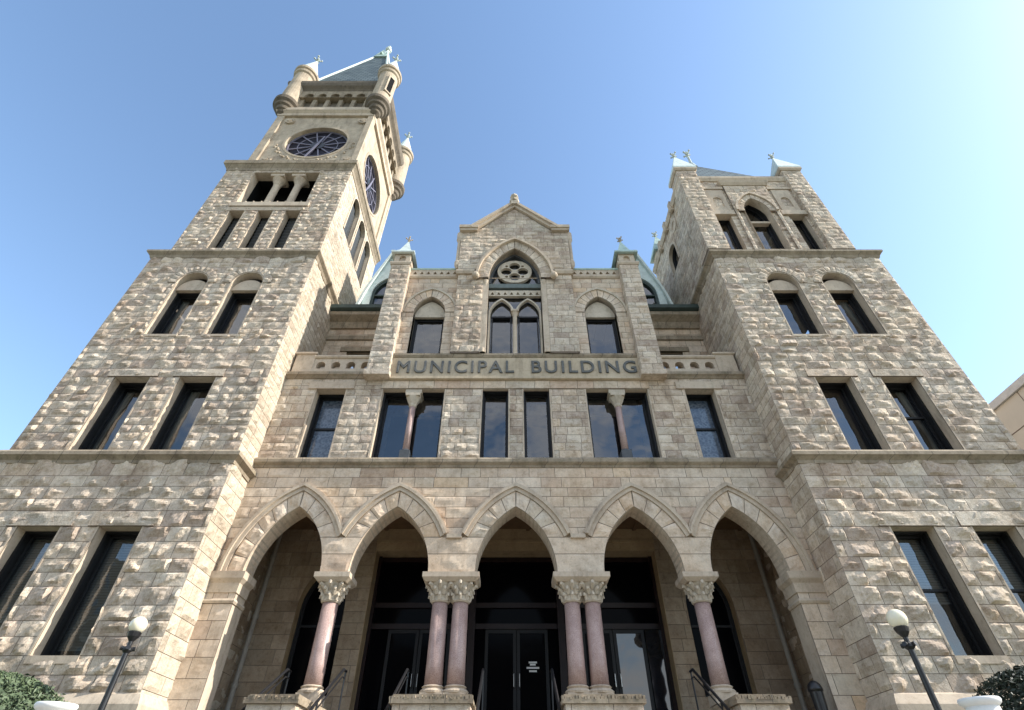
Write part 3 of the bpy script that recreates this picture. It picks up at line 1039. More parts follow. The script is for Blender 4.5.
# spire
ax, ay, az = -11.75, 17.55, 55.2
sp = MB()
bx0, bx1, by0, by1, bz = CXL + .1, CXR - .1, CY + .1, CYB - .1, 39.4
t_ = .93
V = [(bx0, by0, bz), (bx1, by0, bz), (bx1, by1, bz), (bx0, by1, bz), (ax, ay, az)]
sp.add(V, [(0, 1, 4), (1, 2, 4), (2, 3, 4), (3, 0, 4), (3, 2, 1, 0)])
so = part(sp, 'spire_roof', SLATE)
hp = MB()
for q in V[:4]: hp.cut().tube([q, V[4]], .11, 6)
sub(hp, 'hip_flashing', PCOPPER, so)
gb = MB()
def lerp3(a, b, t): return tuple(a[i] + (b[i] - a[i]) * t for i in range(3))
zq = 52.0
k = (zq - bz) / (az - bz)
yf = by0 + (ay - by0) * k - .15
hw = (bx1 - bx0) / 2 * (1 - k)
gb.add([(ax - hw, yf, zq), (ax + hw, yf, zq), (ax, yf + .1, zq + 1.9), (ax - hw, yf + 1.4, zq), (ax + hw, yf + 1.4, zq), (ax, yf + 1.4, zq + 1.9)],
       [(0, 1, 2), (0, 2, 5, 3), (1, 4, 5, 2), (3, 5, 4), (0, 3, 4, 1)])
gb.sphere((ax, yf - .02, zq + .6), .15, 12, 8)
sub(gb, 'roof_gablet', COPPER, so)
fi = MB(); fi.tube([(ax, ay, az - .8), (ax, ay, az + 1.2)], [.2, .06], 8); fi.sphere((ax, ay, az + .5), .3, 12, 8); fi.sphere((ax, ay, az + 1.2), .16, 10, 8)
sub(fi, 'finial', PCOPPER, so)

def finial(m, x, y, z, s=1.):
    m.lathe(x, y, [(.05 * s, z - .2 * s), (.04 * s, z), (.13 * s, z + .1 * s), (.05 * s, z + .22 * s), (.04 * s, z + .45 * s)], 10)
    for a in range(4):
        an = a * PI / 2 + .4
        dx, dy = math.cos(an) * s, math.sin(an) * s
        m.tube([(x, y, z + .3 * s), (x + dx * .16, y + dy * .16, z + .36 * s), (x + dx * .30, y + dy * .30, z + .5 * s)], [.07 * s, .06 * s, .035 * s], 6)
        m.sphere((x + dx * .28, y + dy * .28, z + .5 * s), .085 * s, 8, 6)
    m.sphere((x, y, z + .62 * s), .11 * s, 10, 8)

def turret(x, y, slit=None):
    m = MB()
    m.lathe(x, y, [(.06, 34.9), (.3, 35.15), (.34, 35.3), (.45, 35.4), (.5, 35.65), (.62, 35.75), (.66, 35.95), (.8, 36.1), (.82, 36.4), (.7, 36.5)], 28)
    o = part(m, 'turret', DARKST, smooth=False)
    s = MB(); s.lathe(x, y, [(.64, 36.45), (.64, 40.6), (.74, 40.7), (.78, 40.9), (.7, 41.0), (.83, 41.1), (.85, 41.35), (.7, 41.4)], 28)
    sub(s, 'shaft', TOWERTOP, o).location = (0, 0, 0)
    if slit:
        v = MB()
        a = R(slit)
        f_ = Fr((x + .60 * math.cos(a), y + .60 * math.sin(a), 0), (-math.sin(a), math.cos(a), 0))
        v.fbox(f_, -.17, .17, 37.6, 39.7, -.1, .075)
        sub(v, 'slit', VOID, o)
        b2 = MB(); b2.plate(f_, rect(-.27, .27, 37.45, 39.85), [rect(-.17, .17, 37.6, 39.7)], -.1, .11)
        sub(b2, 'slit_surround', TOWERTOP, o)
    c = MB(); c.lathe(x, y, [(.78, 41.38), (.40, 42.9), (.05, 44.3)], 20)
    sub(c, 'cone_cap', PCOPPER, o, smooth=False)
    f = MB(); finial(f, x, y, 44.25, .95)
    sub(f, 'finial', DCOP, o)
DCOP = simple('dull_copper_finial', (.58, .64, .60), .6, 0, .3, .4, 6)
turret(CXL + .1, CY + .1)
turret(CXR - .02, CY + .05, -40)
turret(CXR - .02, CYB - .05)
turret(CXL + .1, CYB - .05)

# ---- the right tower, upper part
RXL, RXR, RY, RYB = 8.55, 14.82, 14.12, 20.2
fr = Fr((0, RY, 0), (1, 0, 0)); frL = Fr((RXL, 0, 0), (0, -1, 0)); frR = Fr((RXR, 0, 0), (0, 1, 0))
HT = [Hole(9.6, 10.3, 20.32, 23.05), Hole(11.02, 12.2, 20.32, 23.3, 1.08), Hole(13.1, 13.8, 20.32, 23.05)]
mb = MB()
wall(mb, fr, RXL, RXR, 20.25, 26.2, HT, .29, .55, .06, 71, keys=(23.4, 25.6), cell=.1, back=rect(RXL, RXR, 20.0, 26.2))
HLa = [Hole(-17.95, -16.8, 23.3, 24.3, .575)]
wall(mb, frL, -RYB, -RY, 20.25, 26.2, HLa, .29, .6, .05, 72, cell=.12, back=rect(-RYB, -RY, 20.0, 26.2))
wall(mb, frR, RY, RYB, 20.25, 26.2, (), .29, .6, .04, 73, cell=.3, back=rect(RY, RYB, 20.0, 26.2))
mb.box(RXL + .1, RXR - .1, RYB - .2, RYB - .02, 20.0, 26.2)
# corner buttresses
for (a, b) in ((8.45, 9.45), (13.93, 14.93)):
    f_ = Fr((0, 13.92, 0), (1, 0, 0))
    wall(mb, f_, a, b, 20.25, 26.9, (), .29, .5, .05, int(a * 10), cell=.1, back=rect(a, b, 20.0, 26.95))
    wall(mb, Fr((b, 0, 0), (0, 1, 0)), 13.92, 14.9, 20.25, 26.9, (), .29, .5, .03, int(a * 10) + 1, cell=.2, back=rect(13.92, 14.9, 20, 26.95))
    wall(mb, Fr((a, 0, 0), (0, -1, 0)), -14.9, -13.92, 20.25, 26.9, (), .29, .5, .03, int(a * 10) + 2, cell=.15, back=rect(-14.9, -13.92, 20, 26.95))
    mb.box(a + .02, b - .02, 14.0, 14.88, 26.0, 26.9)
# middle bay stands proud
wall(mb, Fr((0, 14.0, 0), (1, 0, 0)), 10.55, 12.68, 20.25, 25.55, [HT[1]], .29, .5, .05, 77, cell=.1, hoff=.3)
part(mb, 'tower_crown_wall', ROCK)
tm = MB()
for h in HT: tm.cut(); reveal(tm, fr, h, .34, .12 if h is HT[1] else 0)
tm.cut(); reveal(tm, frL, HLa[0], .16)
band(tm, frL, HLa[0].c, HLa[0].w, HLa[0].z1, HLa[0].h, 0, .12, -.02, .04, z0=23.3)
f14 = Fr((0, 14.0, 0), (1, 0, 0))
tm.cut().mould([(10.5, 14.3), (10.5, 14.0), (12.73, 14.0), (12.73, 14.3)], [(-.1, 25.55), (.04, 25.55), (.12, 25.7), (.16, 25.85), (.05, 25.95), (-.1, 25.98)])
for a, b in ((9.45, 10.5), (12.73, 13.93)):
    tm.cut().fbox(fr, a, b, 23.06, 23.38, -.02, .11)
    tm.cut().fbox(fr, a, b, 25.3, 25.5, -.02, .1)
tm.cut().mould([(RXL, RYB), (RXL, RY), (RXR, RY), (RXR, RYB)], [(-.1, 26.1), (.06, 26.1), (.14, 26.3), (.14, 26.45), (-.1, 26.55)])
for c in (9.98, 13.33):       # small blind niches
    tm.cut().plate(fr, rect(c - .45, c + .45, 23.4, 25.25), [arch_loop(c, .22, 23.75, 24.35, .24)], -.02, .06)
tm.cut().fbox(fr, 11.02, 12.2, 22.75, 22.9, -.42, -.2)
part(tm, 'window_surround', TRIM)
vm = MB()
voussoirs(vm, f14, HT[1].c, HT[1].w, HT[1].z1, HT[1].h, .0, .3, 6, .03, 78, .02)
band(vm, f14, HT[1].c, HT[1].w, HT[1].z1, HT[1].h, .3, .42, -.02, .1)
part(vm, 'window_arch_ring', ROCK)
window(fr, HT[0], lining=.25, glassd=.4, frame_w=.06); window(fr, HT[2], lining=.25, glassd=.4, frame_w=.06)
window(fr, HT[1], lining=.25, glassd=.45)
window(frL, HLa[0], lining=.15, glassd=.25)
rc = MB(); rc.plate(frL, circ((-16.2, 25.3), .42, 20), [circ((-16.2, 25.3), .27, 16)], -.02, .05); rc.plate(frL, circ((-16.2, 25.3), .28, 20), [], -.03, .008)
part(rc, 'blind_roundel', TRIM)
# pinnacles on the four corners
def pinnacle(x0, x1, y0, y1, z0, zb, zt, nz=1.6, mat=PCOPPER):
    m = MB()
    cx, cy = (x0 + x1) / 2, (y0 + y1) / 2
    m.mould([(x0, y0), (x1, y0), (x1, y1), (x0, y1)], [(-.1, z0), (.04, z0), (.1, z0 + .1), (.1, z0 + .2), (-.1, z0 + .25)], closed=True)
    m.box(x0 + .05, x1 - .05, y0 + .05, y1 - .05, z0, zb)
    o = part(m, 'pinnacle', TRIM)
    c = MB()
    e = .1
    c.add([(x0 - e, y0 - e, zb), (x1 + e, y0 - e, zb), (x1 + e, y1 + e, zb), (x0 - e, y1 + e, zb), (cx, cy, zt),
           (x0 - e, y0 - e, zb - .12), (x1 + e, y0 - e, zb - .12), (x1 + e, y1 + e, zb - .12), (x0 - e, y1 + e, zb - .12)],
          [(0, 1, 4), (1, 2, 4), (2, 3, 4), (3, 0, 4), (5, 6, 1, 0), (6, 7, 2, 1), (7, 8, 3, 2), (8, 5, 0, 3), (8, 7, 6, 5)])
    sub(c, 'copper_cap', mat, o)
    f = MB(); finial(f, cx, cy, zt - .1, .62)
    sub(f, 'finial', DCOP, o)
    return o
pinnacle(8.45, 9.45, 13.92, 14.9, 26.9, 27.25, 29.3)
pinnacle(13.93, 14.93, 13.92, 14.9, 26.9, 27.25, 29.2)
pinnacle(8.5, 9.4, 19.2, 20.1, 26.2, 27.25, 29.2, mat=COPPER)
pinnacle(13.93, 14.83, 19.2, 20.1, 26.2, 27.25, 29.2, mat=COPPER)
rf = MB(); rf.add([(8.7, 14.4, 26.5), (14.7, 14.4, 26.5), (14.7, 20.0, 26.5), (8.7, 20.0, 26.5), (11.55, 17.2, 33.5), (11.75, 17.2, 33.5)],
                  [(0, 1, 5, 4), (1, 2, 5), (2, 3, 4, 5), (3, 0, 4), (3, 2, 1, 0)])
tro = part(rf, 'tower_roof', SLATE)
fi = MB(); fi.lathe(11.65, 17.2, [(.3, 33.1), (.1, 33.8), (.07, 34.7)], 8); finial(fi, 11.65, 17.2, 34.7, .85)
sub(fi, 'finial', DCOP, tro)
# small carved crockets along the left parapet
ck = MB()
for y in (15.6, 16.9, 18.2):
    ck.cut().box(8.38, 8.6, y, y + .3, 25.9, 26.7)
    ck.sphere((8.42, y + .15, 26.0), .16, 8, 6)
part(ck, 'parapet_crocket', TRIM)

# ------------------------------------------------------------------ the centre
FY = 15.2
fr = Fr((0, FY, 0), (1, 0, 0))
CH = [(0, 1.17), (3.66, 1.14), (-3.66, 1.14), (6.7, 1.1), (-6.7, 1.1)]
ZS, RISE = 6.84, 2.0
AH = [Hole(c - w_, c + w_, ZS, ZS, RISE, 14) for c, w_ in sorted(CH)]
mb = MB()
TT = .56
TV, ZP = .46, 7.86
wall(mb, fr, -8.6, 8.6, ZS, 10.2, AH, .33, .78, .03, 101, keys=(9.85,), cell=.1, hoff=.66, facet=True, back=None)
# springer stones over the columns
wall(mb, fr, -7.4, 7.4, ZS, ZP, AH, .5, 99., .035, 107, cell=.09, proud=.03, hoff=0., joint=.009)
# a few rock-faced courses at the flanks
for s_ in (-1, 1):
    a, b = sorted((s_ * 7.8, s_ * 8.6))
    wall(mb, fr, a, b, 3.4, 6.5, (), .42, .6, .012, 103 + s_, cell=.2, facet=False, back=rect(a, b, 0, 6.5))
# backing of the arcade wall with true arches
outer = [(-8.6, 6.5), (-7.8, 6.5)]
for h in AH:
    lp = arch_side(h.c, h.w, h.z1, h.h, 0, 14)
    lf = [(2 * h.c - u, z) for u, z in lp]
    outer += lf[:-1] + lp[::-1]
outer += [(7.8, 6.5), (8.6, 6.5), (8.6, 10.22), (-8.6, 10.22)]
mb.plate(fr, outer, [], -.7, -.03, .5)
part(mb, 'arcade_wall', ASHLAR)
mb = MB()
for i, h in enumerate(AH):
    cl = -8.6 if i == 0 else (AH[i - 1].c + AH[i].c) / 2 + (.001)
    cr = 8.6 if i == 4 else (AH[i + 1].c + AH[i].c) / 2 - (.001)
    if i == 1: cl = -5.2
    if i == 0: cr = -5.201
    if i == 3: cr = 5.2
    if i == 4: cl = 5.201
    if i == 2: cl, cr = -1.845, 1.845
    if i == 1: cr = -1.846
    if i == 3: cl = 1.846
    zm_ = (None if i == 0 else ZP, None if i == 4 else ZP)
    m = MB()
    voussoirs(m, fr, h.c, h.w, h.z1, h.h, .0, TV, 6, .075, 200 + i, .02, cl, cr, valr=(.4, .95), zmin=zm_)
    o = part(m, 'arch', ASHLAR)
    hm = MB(); band(hm, fr, h.c, h.w, h.z1, h.h, TV, TV + .12, -.02, .07, cl, cr, 24, zmin=zm_); band(hm, fr, h.c, h.w, h.z1, h.h, TV + .12, TV + .2, -.02, .13, cl, cr, 24, zmin=zm_); band(hm, fr, h.c, h.w, h.z1, h.h, TV + .2, TV + .26, -.02, .07, cl, cr, 24, zmin=zm_)
    sub(hm, 'hood_mould', TRIM, o)
    sf = MB(); lp = arch_side(h.c, h.w, h.z1, h.h, 0, 16); lf = [(2 * h.c - u, z) for u, z in lp]; ln = lf[:-1] + lp[::-1]
    V = [fr.p(u, z, .03) for u, z in ln] + [fr.p(u, z, -.7) for u, z in ln]; n = len(ln)
    sf.add(V, [(i_, i_ + n, i_ + 1 + n, i_ + 1) for i_ in range(n - 1)])
    sub(sf, 'soffit', TRIM, o)
lk = MB()
for s_ in (-1, 1):
    a, b = sorted((s_ * 1.62, s_ * 2.06)); lk.cut().fbox(fr, a, b, 7.82, 7.94, -.02, .11)
part(lk, 'hood_link', TRIM)
# jamb returns and imposts at both ends
jm = MB()
for s_ in (-1, 1):
    a, b = sorted((s_ * 7.8, s_ * 8.58))
    jm.cut().box(a, b, FY + .045, FY + .7, 0, 6.5)
    jm.mould([(-8.6, FY), (-7.8, FY), (-7.8, FY + .7)] if s_ < 0 else [(7.8, FY + .7), (7.8, FY), (8.6, FY)],
             [(-.02, 6.3), (.03, 6.3), (.05, 6.55), (.14, 6.66), (.16, 6.84), (-.1, 6.842)])
    jm.mould([(-8.6, FY), (-7.8, FY), (-7.8, FY + .7)] if s_ < 0 else [(7.8, FY + .7), (7.8, FY), (8.6, FY)],
             [(-.02, 6.02), (.03, 6.02), (.06, 6.08), (.03, 6.14), (-.02, 6.14)])
    jm.box(a + .01, b, FY + .01, FY + .69, 6.48, 6.836)
part(jm, 'impost', TRIM)
# piers above the capitals
pr = MB()
for x0_, x1_ in ((-2.5, -1.19), (1.19, 2.5), (-5.6, -4.8), (4.8, 5.6)):
    pr.box(x0_, x1_, FY - .035, FY + .7, 6.6, 6.84)
# columns
def column(x, dbl):
    y = FY + .33
    s = MB(); s.lathe(x, y, [(.235, 4.12), (.225, 4.6), (.215, 6.14)], 28)
    o = part(s, 'column', GRANITE, smooth=True)
    b = MB(); b.lathe(x, y, [(.33, 3.95), (.34, 4.0), (.3, 4.04), (.26, 4.06), (.29, 4.1), (.25, 4.13)], 24); b.box(x - .29, x + .29, y - .3, y + .3, 3.72, 3.95)
    sub(b, 'base', TRIM, o)
    c = MB()
    c.lathe(x, y, [(.24, 6.10), (.27, 6.14), (.24, 6.18), (.24, 6.3), (.3, 6.5), (.36, 6.6)], 20)
    rr = random.Random(int(x * 100))
    for ring, (z, r_, n_, sz) in enumerate(((6.27, .27, 8, .07), (6.42, .31, 8, .075), (6.55, .37, 8, .08))):
        for k_ in range(n_):
            a = 2 * PI * (k_ + .5 * ring) / n_
            c.tube([(x + .24 * math.cos(a), y + .24 * math.sin(a), z - .12), (x + r_ * math.cos(a), y + r_ * math.sin(a), z), (x + (r_ + .06) * math.cos(a), y + (r_ + .06) * math.sin(a), z + .03), (x + (r_ + .07) * math.cos(a), y + (r_ + .07) * math.sin(a), z - .03)], [sz * .7, sz * .8, sz * .6, sz * .35], 6)
    sub(c, 'capital', PALE, o)
for s_ in (-1, 1):
    for x in (1.56, 2.13): column(s_ * x, True)
    column(s_ * 5.2, False)
ab = MB()
for c_, hw in ((-1.845, .80), (1.845, .80), (-5.2, .5), (5.2, .5)):
    y0, y1 = FY - .12, FY + .78
    ab.cut().mould([(c_ - hw + .08, y0 + .08), (c_ + hw - .08, y0 + .08), (c_ + hw - .08, y1 - .08), (c_ - hw + .08, y1 - .08)],
             [(-.3, 6.6), (-.02, 6.6), (.02, 6.64), (.08, 6.70), (.08, 6.835), (-.3, 6.838)], closed=True)
    ab.box(c_ - hw + .15, c_ + hw - .15, y0 + .15, y1 - .15, 6.6, 6.836)
part(ab, 'abacus', TRIM)

# pedestals either side of the steps
def pedestal(x0, x1):
    m = MB()
    y0, y1 = 13.1, 15.0
    f_ = Fr((0, y0, 0), (1, 0, 0))
    wall(m, f_, x0, x1, 0, 3.42, (), .42, .8, .05, int(x0 * 10) + 900, cell=.12, back=rect(x0, x1, 0, 3.45))
    for xx, uu, a, b in ((x1, (0, 1, 0), y0, y1), (x0, (0, -1, 0), -y1, -y0)):
        wall(m, Fr((xx, 0, 0), uu), a, b, 0, 3.42, (), .42, .8, .05, int(x0 * 10) + 901, cell=.2, back=rect(a, b, 0, 3.45))
    o = part(m, 'pedestal', ROCK)
    c = MB()
    c.box(x0 - .06, x1 + .06, y0 - .06, 15.9, 3.42, 3.5, .5)
    rr = random.Random(int(x0 * 7))
    x = x0 - .07
    while x < x1 + .03:       # tooled, chipped upper edge
        wd = rr.uniform(.05, .09); c.box(x, x + wd * .8, y0 - .07 + rr.uniform(0, .03), y0 + .1, 3.49, 3.53 + rr.uniform(0, .05)); x += wd
    c.box(x0 - .01, x1 + .01, y0 + .06, 15.9, 3.49, 3.6, .5)
    sub(c, 'coping', BELT, o)
for a, b in ((-2.65, -1.0), (1.0, 2.65), (-5.72, -4.68), (4.68, 5.72)): pedestal(a, b)

# porch: floor, back wall, ceiling, side windows, entry screen
pf = MB(); pf.box(-8.58, 8.58, 14.95, 19.6, 3.0, 3.42)
part(pf, 'porch_floor', CONC)
st = MB()
nst = 20
for i in range(nst):
    y = 14.95 - (i + 1) * .3; z = 3.42 - (i + 1) * .17
    st.box(-6.4, 6.4, y, y + .32, z - .3, z)
part(st, 'steps', CONC)
PY = 18.2
fp = Fr((0, PY, 0), (1, 0, 0))
PH = [Hole(-7.15, -5.6, 4.3, 6.8, 1.35, 10), Hole(5.6, 7.15, 4.3, 6.8, 1.35, 10)]
mb = MB()
wall(mb, fp, -8.6, -4.87, 3.6, 9.4, [PH[0]], .40, .85, .01, 301, cell=.3, facet=False, back=rect(-8.6, -4.87, 3.5, 9.45), valr=(.1, .9))
mb.cut()
wall(mb, fp, 4.87, 8.6, 3.6, 9.4, [PH[1]], .40, .85, .01, 302, cell=.3, facet=False, back=rect(4.87, 8.6, 3.5, 9.45), valr=(.1, .9))
for xx, uu, a, b in ((-8.58, (0, 1, 0), 15.9, PY), (8.58, (0, -1, 0), -PY, -15.9)):
    mb.cut(); wall(mb, Fr((xx, 0, 0), uu), a, b, 3.6, 9.4, (), .40, .85, .01, 305, cell=.3, facet=False, back=rect(a, b, 3.5, 9.45))
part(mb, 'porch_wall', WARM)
mb = MB()
for h in PH:
    reveal(mb, fp, h, .4)
for xx in (-4.87, 4.87):
    mb.box(min(xx, xx * 1.0) - (.0 if xx < 0 else 0) - (.01), xx + .01, PY, PY + .75, 3.6, 8.65)
mb.box(-4.88, 4.88, PY - .02, PY + .75, 8.62, 9.42)
mb.box(-4.9, 4.9, PY - .06, PY, 8.9, 9.0)
part(mb, 'entry_beam', WARMT if False else trim_mat('buff_beam', (.40, .31, .20), (.30, .22, .14)))
cm = MB(); cm.box(-8.6, 8.6, 15.85, 19.5, 9.4, 9.55)
for i in range(14): cm.box(-8.5 + i * 1.27, -8.38 + i * 1.27, 15.9, PY, 9.34, 9.42)
part(cm, 'porch_ceiling', CEIL)
for h in PH: window(fp, h, lining=.35, glassd=.45, bars=(6.3,), pmat=DGLASS)
# entry screen
EY = 18.85
fe = Fr((0, EY, 0), (1, 0, 0))
es = MB()
es.fbox(fe, -4.9, 4.9, 3.6, 8.7, -.5, -.45)
part(es, 'vestibule_back', VOID)
fx = (-4.86, -1.45, 1.5, 4.86)
fmb = MB()
for x in fx: fmb.fbox(fe, x - .11, x + .11, 3.6, 8.62, -.1, .14)
for z in (8.52, 7.0, 6.35): fmb.fbox(fe, -4.86, 4.86, z - .08, z + .08, -.08, .08)
part(fmb, 'entry_frame', REDW)
for j in range(3):
    a, b = fx[j] + .11, fx[j + 1] - .11
    g = MB(); g.fbox(fe, a, b, 7.08, 8.44, -.02, 0); g.fbox(fe, a, b, 6.43, 6.92, -.02, 0)
    part(g, 'transom_pane', DGLASS)
    c_ = (a + b) / 2
    for k_, (u0, u1) in enumerate(((c_ - 1.02, c_ - .01), (c_ + .01, c_ + 1.02))):
        d = MB(); d.plate(fe, rect(u0, u1, 3.62, 6.27), [rect(u0 + .1, u1 - .1, 3.85, 6.15)], -.03, .03)
        o = part(d, 'door', BLACK)
        p_ = MB(); p_.fbox(fe, u0 + .1, u1 - .1, 3.85, 6.15, -.01, .004)
        sub(p_, 'pane', RGLASS if (j == 2 and k_ == 1) else DGLASS, o)
        if (j, k_) in ((0, 1), (1, 1), (2, 0)):
            nm = MB(); uc = (u0 + u1) / 2
            if j == 1:
                for q_, (hw_, zz_) in enumerate(((.13, 5.32), (.09, 5.26), (.2, 5.17), (.12, 5.08))):
                    nm.fbox(fe, uc - hw_, uc + hw_, zz_ - .03, zz_ + .02, .006, .009)
            else:
                nm.fbox(fe, uc - .17, uc + .17, 5.1, 5.2, .006, .012)
            sub(nm, 'notice', WHITE, o)
        hd = MB(); ux = u1 - .08 if k_ == 0 else u0 + .08
        pts = [fe.p(ux, 4.62, .03), fe.p(ux, 4.64, .1), fe.p(ux, 4.98, .1), fe.p(ux, 5.0, .03)]
        hd.tube(pts, .018, 8)
        sub(hd, 'handle', STEEL, o)
    for u0, u1 in ((a, c_ - 1.06), (c_ + 1.06, b)):
        s = MB(); s.fbox(fe, u0, u1, 3.62, 6.27, -.02, 0)
        part(s, 'side_light', RGLASS if (j == 2 and u0 > c_) else DGLASS)
# downpipes in the porch corners
for s_ in (-1, 1):
    dp = MB(); x = s_ * 8.36
    dp.tube([(x, PY - .12, 3.6), (x, PY - .12, 9.3)], .075, 10)
    for z in (4.5, 6.4, 8.3): dp.lathe(x, PY - .12, [(.1, z), (.1, z + .12)], 10)
    part(dp, 'downpipe', PIPE)

# belt over the arcade
bt = MB()
bt.mould([(-8.6, FY), (8.6, FY)], [(-.1, 10.19), (.03, 10.19), (.05, 10.26), (.12, 10.31), (.15, 10.34), (.15, 10.44), (.1, 10.52), (0, 10.56), (-.5, 10.57)])
part(bt, 'belt_course', BELT)

# second storey
ZW0, ZW1 = 10.57, 13.45
H2 = [Hole(-7.32, -6.24, ZW0, ZW1), Hole(-4.87, -2.6, ZW0, ZW1), Hole(-1.2, -.25, ZW0, ZW1), Hole(.3, 1.25, ZW0, ZW1), Hole(2.6, 4.87, ZW0, ZW1), Hole(6.24, 7.32, ZW0, ZW1)]
mb = MB()
wall(mb, fr, -8.6, 8.6, ZW0, 13.95, H2, .33, .55, .055, 111, keys=(13.45, 13.62), cell=.1, back=rect(-8.6, 8.6, 10.4, 14.2))
part(mb, 'facade_wall', ROCK)
tm = MB()
for h in H2:
    tm.cut(); reveal(tm, fr, h, .34)
    tm.cut().fbox(fr, h.u0 - .05, h.u0, h.z0, h.z1, -.02, .012); tm.cut().fbox(fr, h.u1, h.u1 + .05, h.z0, h.z1, -.02, .012)
for h in (H2[0], H2[5]): tm.cut().fbox(fr, h.u0 - .3, h.u1 + .3, h.z1 + .0, h.z1 + .32, -.02, .06)
part(tm, 'window_surround', TRIM)
lb = MB()
wall(lb, fr, -4.95, 4.95, 13.47, 13.84, (), .38, .75, .04, 119, cell=.09, proud=.035, valr=(.1, .7))
part(lb, 'lintel_band', ASHLAR)
for i, h in enumerate((H2[2], H2[3])): window(fr, h, frame_w=.05, lining=.12, glassd=.4)
for i, h in enumerate((H2[0], H2[5])): window(fr, h, bars=(12.05,), pmat=LEADED)
for h in (H2[1], H2[4]):
    window(fr, h, vbars=(h.c,), lining=.2, glassd=.5)
    s = MB(); s.lathe(h.c, FY + .2, [(.12, 10.95), (.11, 12.75)], 16)
    o = part(s, 'window_colonnette', GRANITE, smooth=True)
    b = MB(); b.box(h.c - .17, h.c + .17, FY + .03, FY + .5, ZW0, 10.9); b.lathe(h.c, FY + .2, [(.17, 10.9), (.13, 10.97)], 14)
    sub(b, 'base', GREYF, o)
    c = MB(); c.lathe(h.c, FY + .2, [(.12, 12.75), (.15, 12.8), (.14, 12.86), (.27, 13.12), (.28, 13.15)], 8, a0=R(22.5)); c.box(h.c - .26, h.c + .26, FY - .06, FY + .46, 13.15, 13.28); c.box(h.c - .3, h.c + .3, FY + .0, FY + .5, 13.28, 13.44)
    sub(c, 'capital', PALE, o)

# name panel
sg = MB()
sg.fbox(fr, -4.72, 4.72, 13.92, 14.92, -.1, .1)
sg.fbox(fr, -4.72, 4.72, 13.84, 13.94, -.1, .16)
so = part(sg, 'sign_panel', SIGNM, bevel=.015)
for word, xa, xb in (('MUNICIPAL', -4.49, -.04), ('BUILDING', .62, 4.6)):
    tx = bpy.data.curves.new('lettering', 'FONT')
    tx.body = word
    tx.size = 1; tx.extrude = .02; tx.space_character = 1.22; tx.bevel_depth = .014
    to = bpy.data.objects.new('tmp', tx); COL.objects.link(to)
    dg = bpy.context.evaluated_depsgraph_get()
    me = bpy.data.meshes.new_from_object(to.evaluated_get(dg))
    bpy.data.objects.remove(to)
    xs = np.zeros(len(me.vertices) * 3); me.vertices.foreach_get('co', xs); xs = xs.reshape(-1, 3)
    out = np.zeros_like(xs)
    out[:, 0] = (xs[:, 0] - xs[:, 0].min()) / np.ptp(xs[:, 0]) * (xb - xa) + xa
    out[:, 2] = (xs[:, 1] - xs[:, 1].min()) / np.ptp(xs[:, 1]) * .60 + 14.13
    out[:, 1] = FY - .125 - xs[:, 2]
    me.vertices.foreach_set('co', out.ravel()); me.update()
    me.materials.clear(); me.materials.append(LETTER)
    lo_ = bpy.data.objects.new('lettering', me); COL.objects.link(lo_); lo_.parent = so

led = MB()
led.mould([(-4.72, FY - .1), (4.72, FY - .1)], [(-.3, 14.92), (.02, 14.92), (.07, 15.0), (.07, 15.08), (-.1, 15.13), (-.3, 15.13)])
part(led, 'sign_ledge', BELT)

